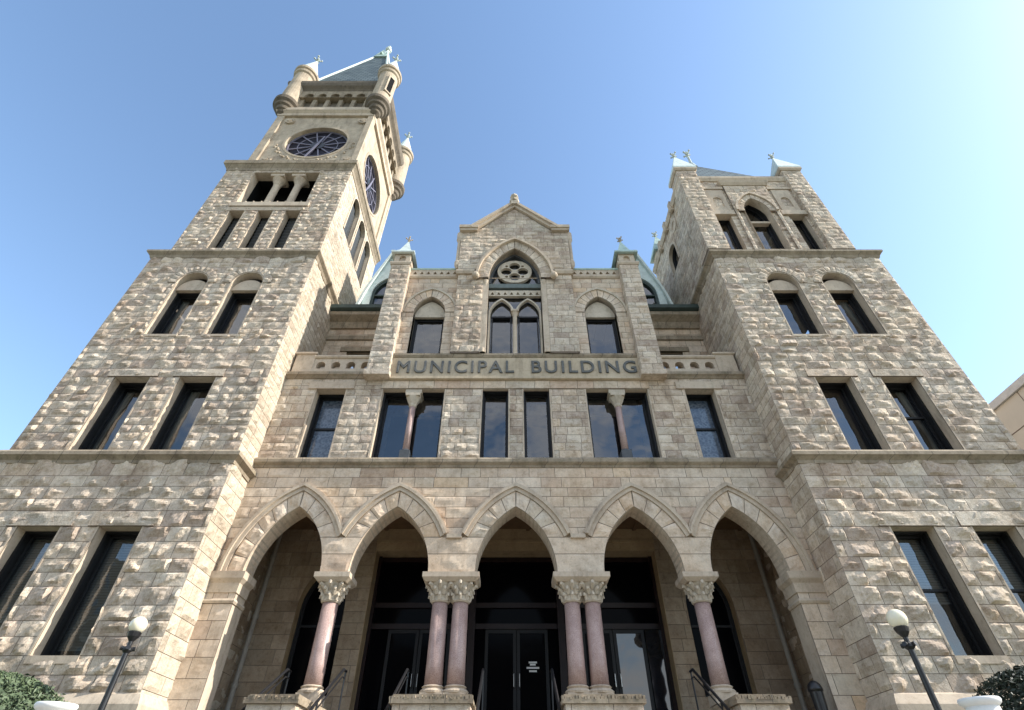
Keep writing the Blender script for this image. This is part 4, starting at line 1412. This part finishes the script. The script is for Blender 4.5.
# balconies either side
for s_ in (-1, 1):
    a, b = sorted((s_ * 5.5, s_ * 8.6))
    m = MB()
    m.mould([(a, FY), (b, FY)], [(-1.0, 13.93), (.04, 13.93), (.1, 14.0), (.17, 14.05), (.17, 14.17), (.05, 14.22), (-1.0, 14.22)])
    part(m, 'balcony_ledge', BELT)
    pa, pb = sorted((s_ * 5.45, s_ * 7.75))
    hs = []
    n = 4
    for i in range(n):
        cx = pa + (pb - pa) * (i + .5) / n
        hs.append(circ((cx, 14.60), .17, 10) if i % 1 else arch_loop(cx, .17, 14.45, 14.62, .17, 0, 5))
    p = MB(); p.plate(fr, rect(pa, pb, 14.22, 15.0), hs, -.28, .0)
    p.mould([(pa, FY), (pb, FY)], [(-.34, 14.95), (.05, 14.95), (.09, 15.02), (.05, 15.1), (-.34, 15.1)])
    part(p, 'balustrade', TRIM, bevel=.012)
    q = MB(); qa, qb = sorted((s_ * 7.75, s_ * 8.5))
    q.box(qa, qb, FY - .04, FY + .6, 14.22, 15.2)
    q.mould([(qa, FY - .04), (qb, FY - .04), (qb, FY + .6), (qa, FY + .6)], [(-.1, 15.1), (.06, 15.14), (.06, 15.22), (-.15, 15.34), (-.37, 15.36)], closed=True)
    part(q, 'balcony_pedestal', TRIM, bevel=.02)
    # recessed wall behind balcony
    fw_ = Fr((0, 17.3, 0), (1, 0, 0))
    hb = Hole(min(s_ * 6.2, s_ * 7.5), max(s_ * 6.2, s_ * 7.5), 14.3, 17.2)
    q = MB(); wall(q, fw_, a - .4, b, 14.0, 19.0, [hb], .4, .9, .008, 401, cell=.4, facet=False, back=rect(a - .5, b, 13.9, 19.1))
    reveal(q, fw_, hb, .3)
    q.mat(ASHLAR)
    part(q, 'balcony_wall', ASHLAR)
    window(fw_, hb, lining=.2, glassd=.4, bars=(16,))
    q = MB(); q.fbox(fw_, a - .5, b, 17.9, 18.15, -.05, .08); q.mould([(a - .5, 17.3), (b, 17.3)], [(-.2, 18.6), (.1, 18.6), (.2, 18.9), (.5, 19.1), (.5, 19.3), (-.2, 19.35)])
    q.fbox(fw_, hb.u0 - .3, hb.u1 + .3, 17.2, 17.45, -.05, .07)
    part(q, 'balcony_wall_cornice', BELT)
    q = MB(); q.mould([(a - .5, 17.3), (b, 17.3)], [(-.2, 19.34), (.5, 19.34), (.66, 19.4), (.66, 19.62), (.55, 19.66), (-.2, 19.66)])
    part(q, 'gutter', LEAD)
    # dormer
    c = s_ * 6.5
    fd = Fr((0, 17.35, 0), (1, 0, 0))
    dh = Hole(c - .62, c + .62, 19.75, 21.2, 1.15)
    d = MB(); d.plate(fd, [(c - 1.0, 19.6), (c + 1.0, 19.6), (c + .98, 20.6), (c + .9, 21.3), (c + .5, 22.7), (c, 24.2), (c - .5, 22.7), (c - .9, 21.3), (c - .98, 20.6)], [dh.loop()], -.25, 0)
    d.box(c - .95, c - .85, 17.62, 20.5, 19.6, 21.3); d.box(c + .85, c + .95, 17.62, 20.5, 19.6, 21.3)
    for sg_ in (-1, 1):
        pr_ = [(1.25, 19.9), (1.08, 20.9), (.95, 21.5), (.52, 22.9), (0, 24.5)]
        for (ua, za), (ub, zb) in zip(pr_[:-1], pr_[1:]):
            V = [(c + sg_ * ua, 17.18, za), (c + sg_ * ub, 17.18, zb), (c + sg_ * ub, 20.8, zb), (c + sg_ * ua, 20.8, za)]
            V2 = [(x - sg_ * .12, y, z - .02) for x, y, z in V]
            d.add(V + V2, [(0, 1, 2, 3), (7, 6, 5, 4), (0, 4, 5, 1), (1, 5, 6, 2), (2, 6, 7, 3), (3, 7, 4, 0)])
    dob = part(d, 'dormer', PCOPPER)
    pn = MB(); pn.plate(fd, dh.loop(), [], -.22, -.2, back=False)
    sub(pn, 'pane', GLASS, dob)
    pn = MB(); pn.plate(fd, dh.loop(), [], -.9, -.85)
    sub(pn, 'room_back', ROOM, dob)
    bb = MB(); bb.fbox(fd, c - .62, c + .62, 21.1, 21.18, -.2, -.1); bb.fbox(fd, c - .03, c + .03, 19.75, 22.2, -.2, -.12)
    band(bb, fd, c, .5, 21.2, .95, 0, .12, -.2, -.08, z0=19.75)
    sub(bb, 'dormer_frame', LEAD, dob)
# roof behind
rf = MB()
rf.add([(-8.6, 17.5, 19.6), (8.6, 17.5, 19.6), (8.6, 25, 19.6), (-8.6, 25, 19.6), (-8.6, 20.6, 24.4), (8.6, 20.6, 24.4), (8.6, 25, 24.4), (-8.6, 25, 24.4)],
       [(0, 1, 5, 4), (4, 5, 6, 7), (3, 0, 4, 7), (1, 2, 6, 5), (2, 3, 7, 6), (3, 2, 1, 0)])
part(rf, 'main_roof', SLATE)
rb = MB(); rb.box(-15.5, 15.5, 20.8, 40, 0, 19.0)
part(rb, 'rear_wing', ASHLAR)
cf = MB()
for s_ in (-1, 1):   # copper valley flashing beside the dormers
    a = s_ * 8.45
    cf.add([(a, 17.35, 19.7), (a - s_ * .35, 17.35, 19.7), (a - s_ * .35, 20.45, 24.45), (a, 20.45, 24.45)], [(0, 1, 2, 3)] if s_ < 0 else [(3, 2, 1, 0)])
part(cf, 'roof_flashing', COPPER)

# third storey, centre block
CX = 5.5
H3 = [Hole(-4.25, -2.95, 15.13, 17.55, .95), Hole(2.95, 4.25, 15.13, 17.55, .95)]
HC = Hole(-1.15, 1.15, 15.0, 19.4, 2.12, 14)
mb = MB()
wall(mb, fr, -CX, CX, 15.1, 19.8, H3 + [Hole(-1.15, 1.15, 15.0, 19.75)], .31, .6, .028, 121, cell=.1, hoff=0., back=None, facet=True)
mb.plate(fr, [(-CX, 14.2), (CX, 14.2), (CX, 20.2), (1.15, 20.2), (1.15, 15.0), (-1.15, 15.0), (-1.15, 20.2), (-CX, 20.2)], [h.loop() for h in H3], -.3, -.03, .5)
mb.box(-CX + .02, -CX + .3, FY + .05, 17.4, 14.2, 20.2); mb.box(CX - .3, CX - .02, FY + .05, 17.4, 14.2, 20.2)
part(mb, 'upper_wall', ASHLAR)
vm = MB()
for i, h in enumerate(H3):
    vm.cut(); voussoirs(vm, fr, h.c, h.w, h.z1, h.h, .0, .42, 6, .015, 130 + i, .035, facet=False)
part(vm, 'window_arch_ring', ASHLAR)
tm = MB()
for h in H3:
    tm.cut(); reveal(tm, fr, h, .34)
    tm.cut().plate(fr, arch_loop(h.c, h.w, h.z1 - .09, h.z1 - .08, h.h), [], -.4, -.2)
    tm.cut(); band(tm, fr, h.c, h.w, h.z1, h.h, .42, .5, -.02, .09)
part(tm, 'window_surround', PALE)
for h in H3: window(fr, Hole(h.u0, h.u1, h.z0, h.z1 - .09), glassd=.42)
# piers either side of the great window
PYY = 14.95
fq = Fr((0, PYY, 0), (1, 0, 0))
mb = MB()
for s_ in (-1, 1):
    a, b = sorted((s_ * 1.38, s_ * 2.52))
    mb.cut(); wall(mb, fq, a, b, 15.1, 19.75, (), .33, .5, .06 if s_ < 0 else .045, 140 + s_, cell=.09, back=rect(a, b, 15.05, 19.8))
    wall(mb, Fr((b, 0, 0), (0, 1, 0)), PYY, FY + .03, 15.1, 19.75, (), .33, .6, .01, 141, cell=.2, back=rect(PYY, FY + .1, 15.05, 19.8))
    wall(mb, Fr((a, 0, 0), (0, -1, 0)), -FY - .03, -PYY, 15.1, 19.75, (), .33, .6, .01, 142, cell=.2, back=rect(-FY - .1, -PYY, 15.05, 19.8))
part(mb, 'pier', ROCK)
# gable: shoulders and triangle, pierced by the arch
fg = Fr((0, 14.88, 0), (1, 0, 0))
GZ0, GZ1, GA = 19.8, 22.85, 24.85
def glo(z): return -2.55 if z < GZ1 else -1.85 * (GA - z) / (GA - GZ1)
HCG = Hole(-1.15, 1.15, 19.4, 19.42, 2.1, 14)
mb = MB()
wall(mb, fg, -2.55, 2.55, GZ0, GA - .05, [HCG], .30, .5, .05, 150, keys=(GZ1,), cell=.1, lo=glo, hi=lambda z: -glo(z), hoff=.6)
lp = arch_side(0, 1.15, 19.42, 2.1, 0, 14); lf = [(-u, z) for u, z in lp]
out_ = [(-2.55, GZ0 - .02), (-1.16, GZ0 - .02)] + [p for p in lf[:-1] if p[1] > GZ0] + [p for p in lp[::-1] if p[1] > GZ0] + [(1.16, GZ0 - .02), (2.55, GZ0 - .02), (2.55, GZ1), (1.9, GZ1), (0, GA), (-1.9, GZ1), (-2.55, GZ1)]
mb.plate(fg, out_, [], -.9, -.03, .5)
part(mb, 'gable_wall', ROCK)
am = MB()
voussoirs(am, fg, 0, 1.15, 19.42, 2.1, .0, .48, 8, .03, 151, .03, -1.9, 1.9)
o = part(am, 'great_window_arch', ROCK)
hm = MB(); band(hm, fg, 0, 1.15, 19.42, 2.1, .48, .58, -.02, .17, n=20); band(hm, fg, 0, 1.15, 19.42, 2.1, .58, .66, -.02, .08, n=20)
for s_ in (-1, 1): hm.sphere((s_ * 1.72, 14.74, 19.42), .17, 10, 8)
sub(hm, 'hood_mould', TRIM, o)
sf = MB(); ln = lf[:-1] + lp[::-1]; n = len(ln)
V = [fg.p(u, z, .03) for u, z in ln] + [fg.p(u, z, -.75) for u, z in ln]
sf.add(V, [(i_, i_ + n, i_ + 1 + n, i_ + 1) for i_ in range(n - 1)])
sf.box(-1.38, -1.15, 14.96, 15.6, 15.1, 19.45); sf.box(1.15, 1.38, 14.96, 15.6, 15.1, 19.45)
sub(sf, 'soffit', TRIM, o)
# colonnettes by the great window, springer blocks, copings
cn = MB()
for s_ in (-1, 1):
    cn.cut().lathe(s_ * 1.27, 15.02, [(.1, 15.1), (.1, 15.3), (.06, 15.36), (.06, 19.0), (.11, 19.2), (.13, 19.35)], 12)
part(cn, 'window_colonnette', TRIM)
cp = MB()
for s_ in (-1, 1):
    a, b = sorted((s_ * 1.36, s_ * 2.6))
    cp.cut().mould([(a, 14.9), (b, 14.9)], [(-.3, 19.7), (.04, 19.7), (.1, 19.82), (.1, 19.92), (-.3, 20.0)])
    # shoulder coping
    a, b = sorted((s_ * 1.78, s_ * 2.62))
    cp.cut().box(a, b, 14.72, 15.8, 22.8, 22.95); cp.box(a - .04, b + .04, 14.66, 15.85, 22.95, 23.15)
    # raking coping
    dx, dz = -s_ * 1.95, 2.55
    p0 = (s_ * 1.95, 22.85); p1 = (0, 24.85)
    for t0, t1, dd in ((0, .16, .14), (.16, .3, .24)):
        ln_ = math.hypot(1.95, 2.0); nx, nz_ = s_ * 2.0 / ln_, 1.95 / ln_
        q = [(p0[0] + nx * t0, p0[1] + nz_ * t0), (p0[0] + nx * t1, p0[1] + nz_ * t1), (0, p1[1] + t1 / nz_), (0, p1[1] + t0 / nz_)]
        (cp.cut() if t0 == 0 else cp).plate(fg, q, [], -.9, dd)
part(cp, 'gable_coping', TRIM)
sdk = MB()
for s_ in (-1, 1):
    a, b = sorted((s_ * 2.2, s_ * 2.52))
    sdk.cut().lathe(s_ * 2.62, 15.0, [(.05, 20.2), (.12, 20.35), (.14, 20.6), (.09, 20.8), (.09, 22.1), (.15, 22.3), (.15, 22.8)], 10)
part(sdk, 'gable_corner_shaft', TRIM)
fi = MB(); fi.box(-.17, .17, 14.62, 15.0, 24.95, 25.35); fi.lathe(0, 14.8, [(.24, 25.3), (.26, 25.4), (.15, 25.48), (.13, 25.62), (.22, 25.72), (.2, 25.85), (.1, 25.9)], 8)
part(fi, 'gable_finial', PALE)
gr = MB(); gr.add([(-1.9, 15.7, 22.9), (0, 15.7, 24.8), (1.9, 15.7, 22.9), (-1.9, 19, 22.9), (0, 19, 24.8), (1.9, 19, 22.9)], [(0, 1, 4, 3), (1, 2, 5, 4), (3, 4, 5)])
gr.box(-2.5, -2.3, 15.2, 18, 20, 22.9); gr.box(2.3, 2.5, 15.2, 18, 20, 22.9)
part(gr, 'gable_roof', SLATE)

# the great window itself
fw = Fr((0, 15.3, 0), (1, 0, 0))
m = MB()
m.fbox(fw, -1.15, 1.15, 19.1, 19.36, -.1, .12)
wo = part(m, 'great_window', GREYG if False else simple('grey_green_transom', (.16, .19, .18), .6, 0, .3, .3, 5))
t = MB()   # rose ring with quatrefoil
rc_ = (0, 20.27)
foils = [circ((rc_[0] + .38 * math.cos(a), rc_[1] + .37 * math.sin(a)), .25, 16) for a in (0, PI / 2, PI, 3 * PI / 2)]
dots = [circ((rc_[0] + .52 * math.cos(a), rc_[1] + .52 * math.sin(a)), .075, 8) for a in (PI / 4, 3 * PI / 4, 5 * PI / 4, 7 * PI / 4)]
t.plate(fw, circ(rc_, .78, 40), foils + dots, -.06, .08)
sub(t, 'rose_tracery', PALE, wo)
t = MB()
band(t, fw, 0, 1.15, 19.42, 2.1, -.1, 0, -.1, .1, n=14)
sub(t, 'arched_frame', GREYF, wo)
t = MB()
hs = [[(x - .09, 18.68), (x + .09, 18.68), (x, 18.86)] for x in np.linspace(-.98, .98, 8)]
t.plate(fw, rect(-1.14, 1.14, 18.6, 18.96), hs, -.06, .08)
sub(t, 'pierced_band', PALE, wo)
t = MB()
for s_ in (-1, 1):
    band(t, fw, s_ * .56, .47, 17.45, .9, 0, .075, -.05, .1, z0=15.05, n=10)
sub(t, 'lancet_frame', PALE, wo)
t = MB(); t.lathe(0, 15.16, [(.1, 15.05), (.07, 15.2), (.07, 17.2), (.13, 17.4), (.16, 17.45)], 12); t.box(-.17, .17, 15.0, 15.35, 17.45, 17.55)
sub(t, 'mullion_column', TRIM, wo)
t = MB(); t.fbox(fw, -1.0, 1.0, 17.28, 17.36, -.08, .05)
for s_ in (-1, 1):
    t.fbox(fw, s_ * .56 - .42, s_ * .56 - .37, 15.05, 17.3, -.08, .03); t.fbox(fw, s_ * .56 + .37, s_ * .56 + .42, 15.05, 17.3, -.08, .03)
t.fbox(fw, -1.1, 1.1, 15.02, 15.12, -.08, .06)
sub(t, 'glazing_bar', BLACK, wo)
t = MB(); t.plate(fw, arch_loop(0, 1.14, 15.02, 19.42, 2.08), [], -.14, -.1, back=False)
sub(t, 'pane', GLASS, wo)
t = MB(); t.plate(fw, rect(-1.3, 1.3, 14.9, 21.6), [], -1.2, -1.15)
sub(t, 'room_back', ROOM, wo)

# parapet of the centre block
for s_ in (-1, 1):
    a, b = sorted((s_ * 2.45, s_ * 4.75))
    m = MB()
    m.mould([(a, FY), (b, FY)], [(-.2, 19.72), (.04, 19.72), (.1, 19.8), (.1, 19.88), (-.2, 19.9)])
    hs = [[(x - .1, 19.96), (x + .1, 19.96), (x, 20.16)] for x in np.linspace(a + .25, b - .25, 7)]
    m.plate(fr, rect(a, b, 19.88, 20.26), hs, -.12, .07)
    m.fbox(fr, a, b, 19.88, 20.26, -.3, -.12)
    o = part(m, 'parapet', TRIM)
    c = MB(); c.mould([(a, FY), (b, FY)], [(-.35, 20.26), (.1, 20.26), (.12, 20.34), (.0, 20.42), (-.35, 20.45)])
    sub(c, 'copper_coping', COPPER, o)
# buttresses with copper pinnacles
for s_ in (-1, 1):
    a, b = sorted((s_ * 4.72, s_ * 5.56))
    m = MB()
    yb = 14.85
    wall(m, Fr((0, yb, 0), (1, 0, 0)), a, b, 14.1, 20.3, (), .31, .6, .05, 160 + s_, cell=.09, back=rect(a, b, 14.15, 20.35))
    wall(m, Fr((b, 0, 0), (0, 1, 0)), yb, 15.9, 14.2, 20.3, (), .31, .6, .03, 161, cell=.15, back=rect(yb, 15.9, 14.15, 20.35))
    wall(m, Fr((a, 0, 0), (0, -1, 0)), -15.9, -yb, 14.2, 20.3, (), .31, .6, .03, 162, cell=.15, back=rect(-15.9, -yb, 14.15, 20.35))
    m.box(a - .06, b + .06, yb - .06, 15.35, 13.86, 14.1)
    m.box(a + .02, b - .02, yb + .03, 15.35, 14.08, 14.3)
    o = part(m, 'buttress', ROCK)
    c = MB()
    c.mould([(a, yb), (b, yb), (b, yb + .84), (a, yb + .84)], [(-.1, 20.3), (.03, 20.3), (.07, 20.38), (.07, 20.46), (-.1, 20.5)], closed=True)
    f_ = Fr((0, yb + .06, 0), (1, 0, 0))
    c.plate(f_, rect(a + .06, b - .06, 20.45, 21.2), [arch_loop((a + b) / 2, .15, 20.65, 20.85, .18, 0, 6)], -.1, .0)
    c.box(a + .06, b - .06, yb + .16, yb + .78, 20.45, 21.2)
    sub(c, 'pinnacle_block', TRIM, o)
    p = MB(); x_, y_ = (a + b) / 2, yb + .42; e = .5
    p.add([(x_ - e, y_ - e, 21.2), (x_ + e, y_ - e, 21.2), (x_ + e, y_ + e, 21.2), (x_ - e, y_ + e, 21.2), (x_ - .26, y_ - .26, 21.62), (x_ + .26, y_ - .26, 21.62), (x_ + .26, y_ + .26, 21.62), (x_ - .26, y_ + .26, 21.62), (x_, y_, 22.65)],
          [(0, 1, 5, 4), (1, 2, 6, 5), (2, 3, 7, 6), (3, 0, 4, 7), (4, 5, 8), (5, 6, 8), (6, 7, 8), (7, 4, 8), (3, 2, 1, 0)])
    p.mould([(x_ - e, y_ - e), (x_ + e, y_ - e), (x_ + e, y_ + e), (x_ - e, y_ + e)], [(-.1, 21.12), (.03, 21.12), (.03, 21.21), (-.1, 21.21)], closed=True)
    sub(p, 'copper_cap', COPPER if s_ > 0 else PCOPPER, o)
    f = MB(); finial(f, x_, y_, 22.55, .5); sub(f, 'finial', PALE, o)

# ------------------------------------------------------------------ handrails (things of their own)
def handrail(x, lab, yt=15.3):
    o = empty('handrail', lab, 'handrail', (x + BX, yt, 3.6), 'iron handrails on the entrance steps')
    sl = .17 / .3
    r = MB()
    def zt(y): return .86 + (y) * sl if y < 0 else .86
    for dz, rad in ((0, .034), (-.16, .018)):
        r.tube([(0, .25, .86 + dz), (0, 0, .86 + dz), (0, -2.6, .86 + dz - 2.6 * sl), (0, -5.9, .86 + dz - 5.9 * sl)], rad, 8)
    r.build('rail', IRON, o, smooth=False)
    for y in (.2, -1.6, -3.4, -5.5):
        p = MB(); g = 0 if y > -.35 else (y + .35) * sl
        p.tube([(0, y, g - .02), (0, y, .86 + (y * sl if y < 0 else 0))], .022, 8)
        p.build('post', IRON, o)
for x, lab in ((-5.86, 'black iron handrail left of the leftmost entrance pedestal'), (-4.42, 'black iron handrail right of the leftmost entrance pedestal, its end against pale stone'),
               (-2.8, 'handrail just left of the pedestal under the left pair of pink columns'), (-.86, 'handrail right of the pedestal under the left pair of pink columns'),
               (.9, 'handrail left of the pedestal under the right pair of pink columns'), (4.5, 'black iron handrail left of the rightmost entrance pedestal')):
    handrail(x, lab)

# ------------------------------------------------------------------ litter bin on the porch edge
lb_ = empty('litter_bin', 'small black domed litter bin against the jamb of the rightmost arch', 'litter bin', (7.45, 15.02, 3.42))
m = MB(); m.lathe(0, 0, [(.13, 0), (.14, .04), (.155, .5), (.165, .52)], 20); m.build('body', IRON, lb_)
m = MB(); m.lathe(0, 0, [(.175, .52), (.175, .57), (.15, .66), (.08, .73), (.01, .75)], 20); m.build('lid', IRON, lb_, smooth=True)

# ------------------------------------------------------------------ street lamps
def lamp(x, y, zg, r, lab, gz=1.45):
    o = empty('street_lamp', lab, 'street lamp', (x, y, gz), 'globe street lamps flanking the steps')
    h = zg - gz
    p = MB(); p.lathe(0, 0, [(.2, 0), (.2, .12), (.13, .2), (.11, .7), (.075, .8), (.06, .9), (.045, h - r - .32), (.05, h - r - .3)], 16)
    p.build('pole', IRON, o, smooth=False)
    c = MB(); c.lathe(0, 0, [(.05, h - r - .32), (.085, h - r - .28), (.085, h - r - .24), (.04, h - r - .2), (.04, h - r - .13), (.1, h - r - .05), (.12, h - r + .02), (.1, h - r + .04)], 16)
    for k_ in range(4):
        a = k_ * PI / 2 + .5
        c.tube([(0, 0, h - r - .26), (.12 * math.cos(a), .12 * math.sin(a), h - r - .24)], [.03, .04], 8)
    c.build('collar', IRON, o)
    g = MB(); g.sphere((0, 0, h), r, 28, 18)
    g.build('globe', GLOBE, o, smooth=True)
lamp(-7.1, 10.8, 4.35, .15, 'black lamp post with white glass globe in front of the clock tower')
lamp(6.75, 9.9, 4.22, .16, 'black lamp post with cream glass globe in front of the right tower')

# ------------------------------------------------------------------ urns on their piers
def urn(x, y, zt, lab, plab):
    w_ = empty('gate_pier', plab, 'pier', (x, y, 0), 'low stone piers at the foot of the steps')
    m = MB(); m.box(-.34, .34, -.34, .34, 0, 1.72); m.build('shaft', TRIM, w_, bevel=.02)
    m = MB(); m.box(-.4, .4, -.4, .4, 1.72, 1.85); m.build('cap', PALE, w_, bevel=.03)
    o = empty('urn', lab, 'urn', (x, y, 1.85), 'white urns flanking the steps')
    h = zt - 1.85
    b = MB(); b.lathe(0, 0, [(.14, 0), (.14, .04), (.06, .09), (.05, .16), (.09, .22), (.14, .34), (.165, h - .14), (.16, h - .06)], 28)
    b.build('bowl', WHITE, o, smooth=True)
    b = MB(); b.lathe(0, 0, [(.16, h - .08), (.2, h - .05), (.21, h - .02), (.2, h), (.165, h), (.15, h - .06)], 28)
    b.build('rim', WHITE, o, smooth=True)
urn(-5.12, 7.0, 2.57, 'white urn rim below the shrub at the bottom left', 'stone pier under the left white urn')
urn(5.28, 7.0, 2.62, 'white urn beside the dark shrub at the bottom right', 'stone pier under the right white urn')

# ------------------------------------------------------------------ shrubs
def shrub(name, x, y, z0, rx, ry, rz, n, mat, lab, seed):
    o = empty(name, lab, 'shrub', (x, y, z0), 'clipped shrubs in front of the towers')
    rg = np.random.default_rng(seed)
    m = MB()
    bumps = rg.normal(size=(14, 3)); bumps /= np.linalg.norm(bumps, axis=1)[:, None]
    V = []; F = []; A = []
    for i in range(n):
        d = rg.normal(size=3); d /= np.linalg.norm(d)
        if d[2] < -.75: d[2] *= -1
        r = 1 + .10 * sum(max(0, d.dot(b)) ** 8 for b in bumps[:8]) - .08 * sum(max(0, d.dot(b)) ** 8 for b in bumps[8:])
        depth = rg.random() ** 2 * .3
        p = d * (r - depth + rg.normal(0, .015)) * np.array((rx, ry, rz)) + np.array((0, 0, rz * .95))
        if p[2] < 0: continue
        a = rg.normal(size=3); a = a - d * a.dot(d) * .5; a /= np.linalg.norm(a)
        b = np.cross(a, d + rg.normal(0, .5, 3)); b /= np.linalg.norm(b) + 1e-6
        s1, s2 = rg.uniform(.03, .06), rg.uniform(.012, .022)
        k = len(V)
        V += [p - a * s1, p + b * s2, p + a * s1, p - b * s2]
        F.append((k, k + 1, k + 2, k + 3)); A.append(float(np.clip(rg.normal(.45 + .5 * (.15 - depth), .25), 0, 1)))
    m.add(V, F, A)
    m.build('foliage', mat, o)
    t = MB()
    t.tube([(0, 0, 0), (0, 0, rz * .6)], [.1, .07], 8)
    for k in range(14):
        an = k * 2.4; t.tube([(0, 0, .2 + .05 * k), (rx * .45 * math.cos(an), ry * .45 * math.sin(an), .5 * rz + .06 * k), (rx * .8 * math.cos(an), ry * .8 * math.sin(an), .8 * rz + .05 * k)], [.04, .03, .012], 6)
    t.build('stem', BARK, o)
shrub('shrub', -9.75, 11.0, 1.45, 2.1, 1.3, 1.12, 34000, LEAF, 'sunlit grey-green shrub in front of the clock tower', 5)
shrub('shrub', 9.35, 10.2, 1.45, 1.75, 1.2, 1.12, 26000, SHADELEAF, 'dark green shrub in the shade in front of the right tower', 6)

# ------------------------------------------------------------------ neighbours
nb = empty('neighbouring_building', 'plain beige panelled building at the right edge behind the right tower', 'building', (22, 30, 0))
m = MB(); m.box(0, 18, -17, 17, 0, 15.5); m.build('wall', PANEL, nb)
m = MB(); m.box(-.12, 18.1, -17.1, 17.1, 15.5, 15.85); m.build('coping', simple('pale_metal_coping', (.5, .5, .5), .5), nb, bevel=.02)
m = MB()
for z in (2.6, 5.2, 7.8, 10.4, 12.4, 14.2): m.cut().box(-.012, .0, -17, 17, z, z + .04)
for y in range(-16, 17, 4): m.cut().box(-.010, .0, y, y + .03, 0, 15.5)
m.build('panel_joint', simple('dark_joint', (.16, .13, .11), .9), nb)

ob = empty('office_building', 'tan brick office block across the street, mirrored in the ground floor windows', 'building', (-28, -34, 0))
m = MB(); m.box(-36, 37, -10, 0, 0, 17); m.build('wall', BRICK, ob)
m = MB(); m.box(-36, -6, -10, -.3, 17.7, 25); m.build('upper_storeys', BRICK, ob)
for fl in (0, 1):
    for i in range(9):
        m = MB(); x = -34 + i * 3.3; z = 18.3 + fl * 3.4
        m.box(x, x + 1.5, -.36, -.24, z, z + 2.2)
        o = m.build('window', PALE, ob)
        g = MB(); g.box(x + .12, x + 1.38, -.3, -.22, z + .12, z + 2.08); g.build('pane', RGLASS, o)
m = MB(); m.box(-36.2, 37.2, -10.2, .3, 17, 17.7); m.build('cornice', TRIM, ob)
for fl in range(4):
    for i in range(22):
        if fl == 3 and i % 1: continue
        m = MB(); x = -34 + i * 3.3; z = 1.4 + fl * 4
        m.box(x, x + 1.5, -.05, .06, z, z + 2.2)
        o = m.build('window', PALE, ob)
        g = MB(); g.box(x + .12, x + 1.38, .0, .07, z + .12, z + 2.08); g.build('pane', RGLASS, o)
